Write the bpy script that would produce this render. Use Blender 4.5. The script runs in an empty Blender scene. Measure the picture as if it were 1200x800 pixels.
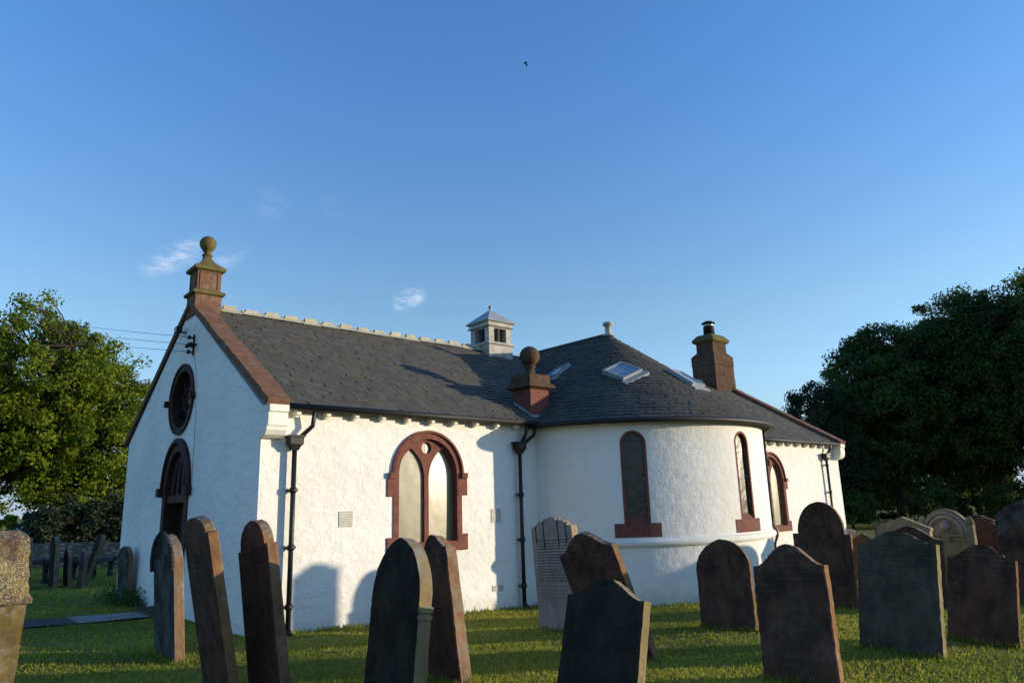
import bpy, bmesh, math, random
import numpy as np
from mathutils import Vector, Matrix
from mathutils.geometry import tessellate_polygon
random.seed(7); RNG = np.random.default_rng(11)
R = math.radians
scene = bpy.context.scene
COL = scene.collection

# ------------------------------------------------------------------ camera, sky, sun, exposure
cam_d = bpy.data.cameras.new('camera'); cam = bpy.data.objects.new('camera', cam_d); COL.objects.link(cam)
cam_d.sensor_fit = 'HORIZONTAL'; cam_d.sensor_width = 36; cam_d.lens = 24.866
cam_d.clip_start = 0.1; cam_d.clip_end = 6000
CAM = Vector((-4.839, -11.933, 1.994))
def cam_axes(yaw, pitch, roll):
    f = Vector((math.sin(-yaw)*math.cos(pitch), math.cos(yaw)*math.cos(pitch), math.sin(pitch)))
    r = Vector((math.cos(yaw), math.sin(yaw), 0)); u = r.cross(f)
    c, s = math.cos(roll), math.sin(roll)
    return c*r + s*u, -s*r + c*u, f
cr, cu, cf = cam_axes(-0.729, 0.2249, -0.0305)
m = Matrix((cr, cu, -cf)).transposed().to_4x4(); m.translation = CAM
cam.matrix_world = m
scene.camera = cam

SUN_AZ, SUN_EL = R(50), R(6.6)          # azimuth from -Y towards +X
SUN_DIR = Vector((math.sin(SUN_AZ)*math.cos(SUN_EL), -math.cos(SUN_AZ)*math.cos(SUN_EL), math.sin(SUN_EL)))
sun_d = bpy.data.lights.new('sun', 'SUN'); sun = bpy.data.objects.new('sun', sun_d); COL.objects.link(sun)
sun_d.energy = 3.9; sun_d.angle = R(0.55); sun_d.color = (1.0, 0.84, 0.61)
sun.rotation_euler = (-SUN_DIR).to_track_quat('-Z', 'Y').to_euler(); sun.location = SUN_DIR*200

def pt(u, v, depth):
    """a place in the world as seen at photo position u, v (1200x800) and that depth; only used to survey positions"""
    k = 828.86
    return CAM + (cf + cr*((u-600)/k) - cu*((v-400)/k))*depth

world = bpy.data.worlds.new('World'); scene.world = world; world.use_nodes = True
wt = world.node_tree; wt.nodes.clear()
wo = wt.nodes.new('ShaderNodeOutputWorld'); bg = wt.nodes.new('ShaderNodeBackground')
sky = wt.nodes.new('ShaderNodeTexSky'); sky.sky_type = 'NISHITA'; sky.sun_disc = False
sky.sun_elevation = SUN_EL; sky.sun_rotation = math.atan2(SUN_DIR.x, SUN_DIR.y)
sky.altitude = 0; sky.air_density = 1.0; sky.dust_density = 0.25; sky.ozone_density = 2.2
bg.inputs['Strength'].default_value = 0.15
# clear-air tint of the sky by height: deeper blue overhead, pale blue instead of orange at the horizon
def wn(t, **kw):
    n = wt.nodes.new(t)
    for k, v in kw.items(): setattr(n, k, v)
    return n
# a few faint wisps of cirrus, fixed to directions of the sky
tc = wt.nodes.new('ShaderNodeTexCoord')
nrmz = wn('ShaderNodeVectorMath', operation='NORMALIZE'); wt.links.new(tc.outputs['Generated'], nrmz.inputs[0])
sepz = wn('ShaderNodeSeparateXYZ'); wt.links.new(nrmz.outputs[0], sepz.inputs[0])
tint = wn('ShaderNodeValToRGB'); wt.links.new(sepz.outputs['Z'], tint.inputs[0])
el = tint.color_ramp.elements
for (p_, c_), e_ in zip(((0.0, (.46, .54, .88)), (.9, (.38, .64, .98))), el): e_.position = p_; e_.color = (*c_, 1)
for p_, c_ in ((.10, (.54, .59, .74)), (.25, (.57, .62, .69)), (.55, (.42, .63, .88))):
    e_ = el.new(p_); e_.color = (*c_, 1)
tmul = wn('ShaderNodeMix', data_type='RGBA', blend_type='MULTIPLY'); tmul.inputs[0].default_value = 1
wt.links.new(sky.outputs[0], tmul.inputs[6]); wt.links.new(tint.outputs[0], tmul.inputs[7])
tgain = wn('ShaderNodeVectorMath', operation='SCALE'); tgain.inputs['Scale'].default_value = 2.15; wt.links.new(tmul.outputs[2], tgain.inputs[0])
wmap = wn('ShaderNodeMapping'); wmap.inputs['Scale'].default_value = (22, 22, 60); wmap.inputs['Rotation'].default_value = (0.25, 0.2, 0)
wt.links.new(tc.outputs['Generated'], wmap.inputs['Vector'])
wnoise = wn('ShaderNodeTexNoise'); wnoise.inputs['Scale'].default_value = 1.6; wnoise.inputs['Detail'].default_value = 7; wnoise.inputs['Roughness'].default_value = 0.62
wt.links.new(wmap.outputs[0], wnoise.inputs['Vector'])
wr = wn('ShaderNodeMapRange'); wr.inputs['From Min'].default_value = 0.36; wr.inputs['From Max'].default_value = 0.66
wt.links.new(wnoise.outputs['Fac'], wr.inputs['Value'])
acc = None
for d, rad, amp in [(tuple(pt(u_, v_, 1)-CAM), r_*1.15, a_*.52) for u_, v_, r_, a_ in ((176, 315, .016, .45), (190, 309, .019, .6), (205, 302, .020, .75), (220, 295, .019, .6), (232, 287, .016, .3), (262, 304, .018, .4), (278, 296, .017, .25), (470, 355, .014, .9), (481, 350, .017, 1.15), (491, 346, .012, .8), (318, 240, .03, .12), (390, 242, .02, .1))]:
    dn = wn('ShaderNodeVectorMath', operation='DISTANCE'); v = Vector(d).normalized(); dn.inputs[1].default_value = v
    nm = wn('ShaderNodeVectorMath', operation='NORMALIZE'); wt.links.new(tc.outputs['Generated'], nm.inputs[0]); wt.links.new(nm.outputs[0], dn.inputs[0])
    mr = wn('ShaderNodeMapRange', interpolation_type='SMOOTHSTEP'); mr.inputs['From Min'].default_value = rad; mr.inputs['From Max'].default_value = 0; mr.inputs['To Max'].default_value = amp
    wt.links.new(dn.outputs['Value'], mr.inputs['Value'])
    if acc is None: acc = mr.outputs[0]
    else:
        ad = wn('ShaderNodeMath', operation='ADD'); wt.links.new(acc, ad.inputs[0]); wt.links.new(mr.outputs[0], ad.inputs[1]); acc = ad.outputs[0]
mu = wn('ShaderNodeMath', operation='MULTIPLY'); wt.links.new(acc, mu.inputs[0]); wt.links.new(wr.outputs[0], mu.inputs[1])
mixc = wn('ShaderNodeMix', data_type='RGBA', clamp_factor=True); wt.links.new(mu.outputs[0], mixc.inputs[0])
hz = wn('ShaderNodeMapRange', interpolation_type='SMOOTHSTEP'); hz.inputs['From Min'].default_value = .20; hz.inputs['From Max'].default_value = -.01; hz.inputs['To Max'].default_value = .85
wt.links.new(sepz.outputs['Z'], hz.inputs['Value'])
hmix = wn('ShaderNodeMix', data_type='RGBA'); wt.links.new(hz.outputs[0], hmix.inputs[0]); wt.links.new(tgain.outputs[0], hmix.inputs[6]); hmix.inputs[7].default_value = (1.75, 2.45, 3.35, 1)
wt.links.new(hmix.outputs[2], mixc.inputs[6]); mixc.inputs[7].default_value = (5.2, 5.3, 5.6, 1)
wt.links.new(mixc.outputs[2], bg.inputs['Color']); wt.links.new(bg.outputs[0], wo.inputs['Surface'])

scene.view_settings.view_transform = 'Standard'; scene.view_settings.look = 'None'
scene.view_settings.exposure = 0.55; scene.view_settings.gamma = 1.0; scene.view_settings.use_curve_mapping = False
scene.render.engine = 'CYCLES'

# ------------------------------------------------------------------ helpers
def zg(x, y):
    t = min(max(x, -8), 14); z = -0.03*t + 0.04*min(max(-y-1.0, 0), 7)
    return z

class MB:
    def __init__(s): s.v = []; s.f = []; s.uv = []; s.mi = []; s.sm = []
    def vert(s, p): s.v.append(tuple(p)); return len(s.v)-1
    def face(s, idx, uv=None, mi=0, smooth=False):
        s.f.append(tuple(idx)); s.uv.append(uv); s.mi.append(mi); s.sm.append(smooth)
    def poly(s, pts, uv=None, mi=0, smooth=False):
        s.face([s.vert(p) for p in pts], uv, mi, smooth)
    def box(s, a, b, mi=0, M=None):
        x0, y0, z0 = a; x1, y1, z1 = b
        P = [(x0,y0,z0),(x1,y0,z0),(x1,y1,z0),(x0,y1,z0),(x0,y0,z1),(x1,y0,z1),(x1,y1,z1),(x0,y1,z1)]
        if M: P = [tuple(M @ Vector(p)) for p in P]
        i = len(s.v); s.v += P
        for q in ((0,3,2,1),(4,5,6,7),(0,1,5,4),(1,2,6,5),(2,3,7,6),(3,0,4,7)): s.face([i+k for k in q], None, mi)
    def tube(s, pts, r, n=8, mi=0, caps=True, smooth=True):
        pts = [Vector(p) for p in pts]; rs = r if hasattr(r, '__len__') else [r]*len(pts)
        rings = []
        for k, p in enumerate(pts):
            d = (pts[min(k+1, len(pts)-1)] - pts[max(k-1, 0)]).normalized()
            a = d.cross(Vector((0.31, 0.17, 0.93)));
            if a.length < .05: a = d.cross(Vector((1, 0, 0)))
            a.normalize(); b = d.cross(a)
            rings.append([s.vert(p + (a*math.cos(2*math.pi*j/n) + b*math.sin(2*math.pi*j/n))*rs[k]) for j in range(n)])
        for A, B in zip(rings, rings[1:]):
            for j in range(n): s.face((A[j], A[(j+1) % n], B[(j+1) % n], B[j]), None, mi, smooth)
        if caps: s.face(rings[0][::-1], None, mi); s.face(rings[-1], None, mi)
    def lathe(s, c, prof, n=24, mi=0, sq=False, smooth=True, ang=None):
        rings = []
        N = 4 if sq else n
        for r, z in prof:
            o = math.pi/4 if sq else 0
            rr = r*math.sqrt(2) if sq else r
            rings.append([s.vert((c[0]+rr*math.cos(2*math.pi*j/N+o), c[1]+rr*math.sin(2*math.pi*j/N+o), c[2]+z)) for j in range(N)])
        for A, B in zip(rings, rings[1:]):
            for j in range(N): s.face((A[j], A[(j+1) % N], B[(j+1) % N], B[j]), None, mi, smooth and not sq)
        s.face(rings[0][::-1], None, mi); s.face(rings[-1], None, mi)
    def extrude(s, outline, fn, d0, d1, mi=0, holes=()):
        """outline in 2-D, fn(a,b,d) -> 3-D; a solid between depth d0 and d1"""
        loops = [list(outline)] + [list(h) for h in holes]
        flat = [p for l in loops for p in l]
        tri = tessellate_polygon([[Vector((p[0], p[1], 0)) for p in l] for l in loops])
        i0 = len(s.v); s.v += [tuple(fn(a, b, d0)) for a, b in flat]
        i1 = len(s.v); s.v += [tuple(fn(a, b, d1)) for a, b in flat]
        uv = lambda t: [flat[k] for k in t]
        for t in tri:
            s.face([i0+k for k in t], uv(t), mi); s.face([i1+k for k in t[::-1]], uv(t[::-1]), mi)
        o = 0
        for l in loops:
            n = len(l)
            for j in range(n):
                k = (j+1) % n; s.face((i0+o+j, i0+o+k, i1+o+k, i1+o+j), [l[j], l[k], (l[k][0]+.1, l[k][1]), (l[j][0]+.1, l[j][1])], mi)
            o += n
    def mesh(s, name):
        me = bpy.data.meshes.new(name); me.from_pydata(s.v, [], s.f)
        if any(u is not None for u in s.uv):
            uvl = me.uv_layers.new(name='UVMap'); k = 0; co = []
            for f, u in zip(s.f, s.uv):
                co += [c for p in (u if u is not None else [(0, 0)]*len(f)) for c in p]
            uvl.data.foreach_set('uv', co)
        me.polygons.foreach_set('material_index', s.mi); me.polygons.foreach_set('use_smooth', s.sm)
        return me
    def build(s, name, mats, parent=None, recalc=True):
        me = s.mesh(name)
        if recalc:
            bm = bmesh.new(); bm.from_mesh(me); bmesh.ops.recalc_face_normals(bm, faces=bm.faces); bm.to_mesh(me); bm.free()
        o = bpy.data.objects.new(name, me); COL.objects.link(o)
        for mm in (mats if isinstance(mats, (list, tuple)) else [mats]): me.materials.append(mm)
        if parent: o.parent = parent
        return o

def pieces(mb):
    """the connected pieces of an MB, each an MB of its own"""
    par = list(range(len(mb.v)))
    def find(i):
        while par[i] != i: par[i] = par[par[i]]; i = par[i]
        return i
    for f in mb.f:
        for a in f[1:]: par[find(a)] = find(f[0])
    out = {}
    for f, u, mi, sm in zip(mb.f, mb.uv, mb.mi, mb.sm):
        q = out.setdefault(find(f[0]), (MB(), {})); 
        for i in f:
            if i not in q[1]: q[1][i] = q[0].vert(mb.v[i])
        q[0].face([q[1][i] for i in f], u, mi, sm)
    return [q[0] for q in out.values()]
def tag(o, label=None, cat=None, group=None, kind=None):
    if label: o['label'] = label
    if cat: o['category'] = cat
    if group: o['group'] = group
    if kind: o['kind'] = kind
    return o
def empty(name, loc, label, cat, group=None):
    o = bpy.data.objects.new(name, None); COL.objects.link(o); o.location = loc; o.empty_display_size = .3
    return tag(o, label, cat, group)
def bevel(o, w, seg=2):
    md = o.modifiers.new('bevel', 'BEVEL'); md.width = w; md.segments = seg; md.limit_method = 'ANGLE'; md.angle_limit = R(35)

# ------------------------------------------------------------------ materials
class NT:
    def __init__(s, name, rough=.9):
        s.m = bpy.data.materials.new(name); s.m.use_nodes = True; s.t = s.m.node_tree
        s.b = s.t.nodes['Principled BSDF']; s.b.inputs['Roughness'].default_value = rough
        s.b.inputs['Specular IOR Level'].default_value = .25
    def n(s, t, **kw):
        k = s.t.nodes.new(t)
        for a, v in kw.items(): setattr(k, a, v)
        return k
    def l(s, a, b): s.t.links.new(a, b)
    def coord(s, which='Object', scale=(1, 1, 1), rot=(0, 0, 0)):
        c = s.n('ShaderNodeTexCoord'); mp = s.n('ShaderNodeMapping'); mp.inputs['Scale'].default_value = scale; mp.inputs['Rotation'].default_value = rot
        s.l(c.outputs[which], mp.inputs[0]); return mp.outputs[0]
    def noise(s, vec, scale, detail=4, rough=.55, dist=0):
        k = s.n('ShaderNodeTexNoise'); k.inputs['Scale'].default_value = scale; k.inputs['Detail'].default_value = detail
        k.inputs['Roughness'].default_value = rough; k.inputs['Distortion'].default_value = dist; s.l(vec, k.inputs['Vector']); return k.outputs['Fac']
    def ramp(s, fac, lo, hi, a=0., b=1.):
        k = s.n('ShaderNodeMapRange', interpolation_type='SMOOTHSTEP'); k.inputs['From Min'].default_value = lo; k.inputs['From Max'].default_value = hi
        k.inputs['To Min'].default_value = a; k.inputs['To Max'].default_value = b; s.l(fac, k.inputs['Value']); return k.outputs[0]
    def mix(s, fac, a, b):
        k = s.n('ShaderNodeMix', data_type='RGBA')
        for sock, val in ((k.inputs[0], fac), (k.inputs[6], a), (k.inputs[7], b)):
            if isinstance(val, (int, float)): sock.default_value = val
            elif isinstance(val, tuple): sock.default_value = (*val, 1)
            else: s.l(val, sock)
        return k.outputs[2]
    def math(s, op, a, b):
        k = s.n('ShaderNodeMath', operation=op)
        for sock, val in ((k.inputs[0], a), (k.inputs[1], b)):
            if isinstance(val, (int, float)): sock.default_value = val
            else: s.l(val, sock)
        return k.outputs[0]
    def color(s, c):
        if isinstance(c, tuple): s.b.inputs['Base Color'].default_value = (*c, 1)
        else: s.l(c, s.b.inputs['Base Color'])
    def bump(s, h, dist=.01, strength=1.):
        k = s.n('ShaderNodeBump'); k.inputs['Distance'].default_value = dist; k.inputs['Strength'].default_value = strength
        s.l(h, k.inputs['Height']); s.l(k.outputs[0], s.b.inputs['Normal'])

def mat_white(name, brick_scale=1.0, strength=1.0, mortar=.5, rub=2.):
    t = NT(name, .85); uv = t.coord('UV'); ob = t.coord('Object')
    # rubble courses under many coats of limewash
    wv = t.n('ShaderNodeVectorMath', operation='ADD'); nz = t.n('ShaderNodeTexNoise'); nz.inputs['Scale'].default_value = 2.2; nz.inputs['Detail'].default_value = 3
    t.l(ob, nz.inputs['Vector']); sc = t.n('ShaderNodeVectorMath', operation='SCALE'); sc.inputs['Scale'].default_value = .10
    t.l(nz.outputs['Color'], sc.inputs[0]); t.l(uv, wv.inputs[0]); t.l(sc.outputs[0], wv.inputs[1])
    br = t.n('ShaderNodeTexBrick'); br.offset = .41; br.squash = 1.35; br.squash_frequency = 3
    br.inputs['Scale'].default_value = 1.0; br.inputs['Brick Width'].default_value = .42*brick_scale; br.inputs['Row Height'].default_value = .19*brick_scale
    br.inputs['Mortar Size'].default_value = .012; br.inputs['Mortar Smooth'].default_value = 1.0
    t.l(wv.outputs[0], br.inputs['Vector'])
    n1 = t.noise(ob, 5, 6, .6); n2 = t.noise(ob, 26, 5, .6); n3 = t.noise(ob, .5, 4, .6)
    n0 = t.noise(t.coord('Object', (1, 1, 1.7)), 2.6, 4, .55); patchy = t.ramp(t.noise(ob, .9, 3, .6), .40, .62, .15, 1)
    h = t.math('ADD', t.math('MULTIPLY', t.math('MULTIPLY', br.outputs['Fac'], patchy), -mortar), t.math('ADD', t.math('MULTIPLY', n0, rub), t.math('ADD', t.math('MULTIPLY', n1, .8), t.math('MULTIPLY', n2, .34))))
    t.bump(h, .019, strength)
    c = t.mix(t.ramp(n3, .35, .7), (.78, .765, .72), (.70, .68, .62))
    c = t.mix(t.math('MULTIPLY', t.math('MULTIPLY', br.outputs['Fac'], patchy), .06), c, (.55, .52, .45))
    # rain streaks and splash dirt near the foot of the wall
    gr = t.n('ShaderNodeTexCoord'); sp = t.n('ShaderNodeSeparateXYZ'); t.l(gr.outputs['Object'], sp.inputs[0])
    foot = t.math('MULTIPLY', t.ramp(t.math('ADD', sp.outputs['Z'], t.math('MULTIPLY', n1, .5)), .55, -.05), .45)
    c = t.mix(foot, c, (.34, .33, .22))
    streak = t.noise(t.coord('Object', (7, 7, .35)), 1.2, 4, .6)
    c = t.mix(t.ramp(streak, .58, .82, 0, .26), c, (.52, .50, .42))
    t.color(c); return t.m

def mat_slate(nm='slate', k=1.):
    t = NT(nm, .7); at = t.n('ShaderNodeAttribute', attribute_name='tone'); ob = t.coord('Object')
    n = t.noise(ob, 1.1, 5, .6); n2 = t.noise(ob, 30, 4, .6)
    c = t.mix(at.outputs['Fac'], (.080, .073, .061), (.110, .100, .083))
    c = t.mix(1-k, c, (0.012, .013, .016)); c = t.mix(t.ramp(n, .46, .70, 0, .55*k), c, (.105, .098, .058))
    n4 = t.noise(ob, 14, 3, .7)
    c = t.mix(t.ramp(n4, .70, .76, 0, .5), c, (.30, .30, .26))
    t.color(c); t.bump(n2, .004); t.b.inputs['Specular IOR Level'].default_value = .18; return t.m

def mat_flat(name, col, rough=.7, var=.25, scale=6., bump=.003, spec=.25, metallic=0):
    t = NT(name, rough); ob = t.coord('Object'); n = t.noise(ob, scale, 5, .6)
    t.color(t.mix(t.ramp(n, .3, .75), col, tuple(c*(1-var) for c in col)))
    t.bump(t.noise(ob, scale*9, 4, .6), bump); t.b.inputs['Specular IOR Level'].default_value = spec; t.b.inputs['Metallic'].default_value = metallic
    return t.m

def mat_stone(name, base, dark, lichen=(.30, .29, .13), lich=.5, crust=(.022, .021, .018), cr_amt=.0, pale=(.42, .42, .38), pale_amt=.3, bump=.006, scale=1., lines=False, top=0.):
    """sandstone with tooled texture, crust of algae in patches, lichen spots"""
    t = NT(name, .95); t.b.inputs['Specular IOR Level'].default_value = .06; ob = t.coord('Object', (scale,)*3); inf = t.n('ShaderNodeObjectInfo')
    off = t.n('ShaderNodeVectorMath', operation='ADD'); rv = t.n('ShaderNodeCombineXYZ')
    t.l(t.math('MULTIPLY', inf.outputs['Random'], 37.), rv.inputs[0]); t.l(rv.outputs[0], off.inputs[1]); t.l(ob, off.inputs[0]); v = off.outputs[0]
    bed = t.n('ShaderNodeMapping'); bed.inputs['Scale'].default_value = (1.7, 1.7, 1.1); t.l(v, bed.inputs[0])
    n1 = t.noise(v, 2.6, 6, .62); n2 = t.noise(bed.outputs[0], 3.0, 5, .6); n3 = t.noise(v, 45, 4, .65); n4 = t.noise(v, 11, 6, .68)
    c = t.mix(t.ramp(n2, .3, .7), base, dark)
    c = t.mix(t.ramp(n1, .62-.28*cr_amt, .72-.2*cr_amt, 0, min(1, cr_amt*1.3)), c, crust)
    c = t.mix(t.ramp(n4, .56, .68, 0, lich), c, lichen)
    n5 = t.noise(v, 7, 7, .75, .4); n7 = t.noise(v, 1.7, 5, .7, .5)
    c = t.mix(t.ramp(n5, .60, .70, 0, pale_amt), c, pale); c = t.mix(t.math('MULTIPLY', t.ramp(n7, .50, .66, 0, pale_amt*.9), t.ramp(n4, .40, .58)), c, pale)
    drip = t.n('ShaderNodeMapping'); drip.inputs['Scale'].default_value = (9, 9, .8); t.l(v, drip.inputs[0]); n6 = t.noise(drip.outputs[0], 1.5, 4, .6)
    c = t.mix(t.ramp(n6, .56, .75, 0, .45), c, crust)
    if top:      # grey lichen crust that grows on the upward facing tops
        ge = t.n('ShaderNodeNewGeometry'); sz = t.n('ShaderNodeSeparateXYZ'); t.l(ge.outputs['Normal'], sz.inputs[0])
        c = t.mix(t.math('MULTIPLY', t.ramp(sz.outputs['Z'], .15, .5), t.ramp(n4, .38, .62, 0, top)), c, (.21, .20, .165))
    h = t.math('ADD', t.math('MULTIPLY', n3, .35), t.math('ADD', n4, t.math('MULTIPLY', n5, .6)))
    if lines:    # worn, illegible rows of cutting
        co = t.n('ShaderNodeTexCoord'); sx = t.n('ShaderNodeSeparateXYZ'); t.l(co.outputs['Object'], sx.inputs[0])
        row = t.math('PINGPONG', t.math('MULTIPLY', sx.outputs['Z'], 1.), .03); band = t.ramp(row, .011, .015)
        gl = t.noise(t.coord('Object', (75, 1, 17)), 1., 1, .5); band = t.math('MULTIPLY', band, t.ramp(gl, .46, .52))
        fade = t.math('MULTIPLY', t.ramp(sx.outputs['Z'], .35, .5), t.ramp(n1, .40, .60)); band = t.math('MULTIPLY', band, fade)
        h = t.math('ADD', h, t.math('MULTIPLY', band, -.8)); c = t.mix(t.math('MULTIPLY', band, .35), c, crust)
    t.color(c); t.bump(h, bump); return t.m

M = {}
M['white_nave'] = mat_white('limewashed rubble', 1.0, 1.0, .07, 2.4)
M['white_apse'] = mat_white('painted squared stone', .82, .9, .17, 1.2)
M['white_trim'] = mat_flat('white painted stone', (.78, .76, .69), .8, .12, 5, .004)
M['slate'] = mat_slate(); M['slate_apse'] = mat_slate('apse slate', .72)
M['roof_deck'] = mat_flat('roof deck', (.05, .052, .055), .8)
M['red_paint'] = mat_flat('red painted stone', (.195, .070, .051), .8, .4, 9, .008)
M['red_stone'] = mat_stone('red sandstone', (.205, .112, .072), (.15, .080, .052), (.20, .17, .07), .4, pale_amt=.2, cr_amt=.1)
M['lichen_stone'] = mat_stone('lichened sandstone', (.145, .13, .045), (.11, .075, .04), (.16, .16, .045), .75, pale_amt=.1)
M['chimney_stone'] = mat_stone('brown chimney stone', (.115, .068, .043), (.075, .047, .033), (.11, .10, .045), .55, pale_amt=.1, cr_amt=.2)
M['ridge'] = mat_stone('ridge stone', (.50, .47, .34), (.36, .34, .24), (.42, .40, .20), .5, pale_amt=.4, cr_amt=.1)
M['cupola'] = mat_flat('grey white stone', (.46, .44, .385), .85, .35, 5, .005)
M['lead'] = mat_flat('lead sheet', (.30, .32, .34), .55, .2, 3)
M['black_iron'] = mat_flat('black painted iron', (.012, .012, .013), .45, .2, 8, .001, .4)
M['iron'] = mat_flat('dark gutter iron', (.022, .021, .020), .55, .3, 6)
M['pane'] = None
t = NT('window pane', .30); ob = t.coord('Object'); n = t.noise(ob, 3., 5, .6)
t.color(t.mix(t.ramp(n, .3, .7), (.195, .165, .085), (.145, .122, .062))); t.b.inputs['Specular IOR Level'].default_value = 1.0; t.bump(t.noise(ob, 1.6, 2, .5), .02, .35)
M['pane'] = t.m
t = NT('apse pane', .22); ob = t.coord('Object'); t.color(t.mix(t.noise(ob, 3., 4, .6), (.045, .042, .03), (.03, .029, .022))); t.b.inputs['Specular IOR Level'].default_value = .45; t.bump(t.noise(ob, 4., 3, .5), .02, .5); M['apse_pane'] = t.m
t = NT('dark glass', .12); t.color((.012, .014, .015)); t.b.inputs['Specular IOR Level'].default_value = .18; ob = t.coord('Object'); t.bump(t.noise(ob, 5, 2, .5), .01, .3); M['dark_glass'] = t.m
t = NT('dark wood', .7); ob = t.coord('Object', (1, 14, 1)); t.color(t.mix(t.noise(ob, 4, 4, .6), (.03, .016, .012), (.055, .03, .022))); M['wood'] = t.m
t = NT('skylight glass', .08); t.color((.22, .27, .30)); t.b.inputs['Specular IOR Level'].default_value = .9; M['sky_glass'] = t.m
M['vent'] = mat_flat('vent grey', (.56, .53, .47), .7, .2)
M['path'] = mat_flat('path tarmac', (.34, .32, .28), .95, .35, 5, .01)

# ------------------------------------------------------------------ ground, grass
def axis(n, c, near, far):
    s = np.linspace(-1, 1, n); k = math.asinh(far/near); return c + near*np.sinh(s*k)
gx = axis(240, 2., 3.2, 2500.); gy = axis(240, -4., 3.2, 2500.)
X, Y = np.meshgrid(gx, gy); Z = -0.03*np.clip(X, -8, 14) + .04*np.clip(-Y-1, 0, 7)
def lump(x, y):
    return (.010*np.sin(1.7*x+.6*np.sin(1.3*y)) + .009*np.sin(2.3*y+.8*np.sin(1.9*x)+1) + .006*np.sin(4.1*x-2.7*y+.5) + .004*np.sin(7.3*y+5.1*x))
D = np.hypot(X-2, Y+4)
Z = Z + lump(X, Y)*np.clip(1.6-D/30, 0, 1) - np.clip((D-60)/400, 0, 1)*2.0
Z[(D > 900)] += 4*np.sin(X[D > 900]*.004)*np.clip((D[D > 900]-900)/900, 0, 1)
NY, NX = X.shape
idx = np.arange(NX*NY).reshape(NY, NX)
quads = np.stack([idx[:-1, :-1], idx[:-1, 1:], idx[1:, 1:], idx[1:, :-1]], -1).reshape(-1, 4)
me = bpy.data.meshes.new('ground'); me.from_pydata(np.stack([X, Y, Z], -1).reshape(-1, 3).tolist(), [], quads.tolist())
me.polygons.foreach_set('use_smooth', [True]*len(me.polygons))
ground = bpy.data.objects.new('ground', me); COL.objects.link(ground); tag(ground, kind='structure')
t = NT('turf', 1.0); ob = t.coord('Object'); n1 = t.noise(ob, .45, 5, .6); n2 = t.noise(ob, 6, 6, .7); n3 = t.noise(ob, 60, 3, .7)
c = t.mix(t.ramp(n2, .3, .7), (.13, .14, .03), (.24, .21, .055)); c = t.mix(t.ramp(n1, .52, .66, 0, .7), c, (.34, .25, .11))
t.color(c); t.bump(t.math('ADD', n2, t.math('MULTIPLY', n3, .5)), .045); t.b.inputs['Specular IOR Level'].default_value = .05
me.materials.append(t.m)

def mesh_from_np(name, verts, faces_n, mats, parent=None, attr=None):
    """faces are consecutive groups of faces_n vertices"""
    me = bpy.data.meshes.new(name); nv = len(verts); nf = nv//faces_n
    me.vertices.add(nv); me.vertices.foreach_set('co', np.asarray(verts, np.float32).ravel())
    me.loops.add(nv); me.loops.foreach_set('vertex_index', np.arange(nv, dtype=np.int32))
    me.polygons.add(nf); me.polygons.foreach_set('loop_start', np.arange(0, nv, faces_n, dtype=np.int32))
    if attr is not None:
        a = me.attributes.new('tone', 'FLOAT', 'FACE'); a.data.foreach_set('value', np.asarray(attr, np.float32))
    me.update(); me.validate()
    o = bpy.data.objects.new(name, me); COL.objects.link(o)
    for mm in (mats if isinstance(mats, (list, tuple)) else [mats]): me.materials.append(mm)
    if parent: o.parent = parent
    return o

def mat_leaf(name, a, b, trans=.35, rough=.6):
    t = NT(name, rough); at = t.n('ShaderNodeAttribute', attribute_name='tone')
    c = t.mix(at.outputs['Fac'], a, b); t.color(c); t.b.inputs['Specular IOR Level'].default_value = .15
    tr = t.n('ShaderNodeBsdfTranslucent'); t.l(c, tr.inputs['Color']); mx = t.n('ShaderNodeMixShader'); mx.inputs[0].default_value = trans
    out = t.t.nodes['Material Output']; t.l(t.b.outputs[0], mx.inputs[1]); t.l(tr.outputs[0], mx.inputs[2]); t.l(mx.outputs[0], out.inputs['Surface']); return t.m

NB = 620000
ang = RNG.uniform(-.86, .86, NB) + math.atan2(cf.x, cf.y); rad = np.exp(RNG.uniform(math.log(3.5), math.log(42), NB))
bx = CAM.x + rad*np.sin(ang); by = CAM.y + rad*np.cos(ang)
keep = ~((bx > -.05) & (bx < 21.9) & (by > -.03) & (by < 8.7)) & ~((np.hypot(bx-10.18, by-.78) < 3.86))
path_mask = (np.abs(by - (4.45 - .02*bx)) < .62) & (bx < 0) & (bx > -30)
keep &= ~path_mask
patch = np.sin(bx*.9+1.3*np.sin(by*.7)) + np.sin(by*1.1+1.7*np.sin(bx*.53)+2)
keep &= RNG.uniform(0, 1, NB) < np.clip(.8+.2*patch, .4, 1)
bx, by, rad = bx[keep], by[keep], rad[keep]; n = len(bx)
bz = -0.03*np.clip(bx, -8, 14) + .04*np.clip(-by-1, 0, 7) + lump(bx, by) - .008
tall = RNG.uniform(.6, 1.25, n); edge = ((np.abs(by) < .16) & (bx > 0) & (bx < 22)) | (np.abs(np.hypot(bx-10.18, by-.78)-3.95) < .1)
tall = tall*np.where(edge, 2.1, 1.0)*np.where(RNG.uniform(0, 1, n) < .02, 1.8, 1)
h = .036*tall; wd = .0035 + .00095*rad; th = RNG.uniform(0, 2*np.pi, n)
lx, ly = RNG.normal(0, .025, n), RNG.normal(0, .025, n)
b0 = np.stack([bx-np.cos(th)*wd, by-np.sin(th)*wd, bz], -1); b1 = np.stack([bx+np.cos(th)*wd, by+np.sin(th)*wd, bz], -1)
b2 = np.stack([bx+lx, by+ly, bz+h], -1)
tone = np.clip(.45+.22*patch[keep]+RNG.normal(0, .22, n), 0, 1)
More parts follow.
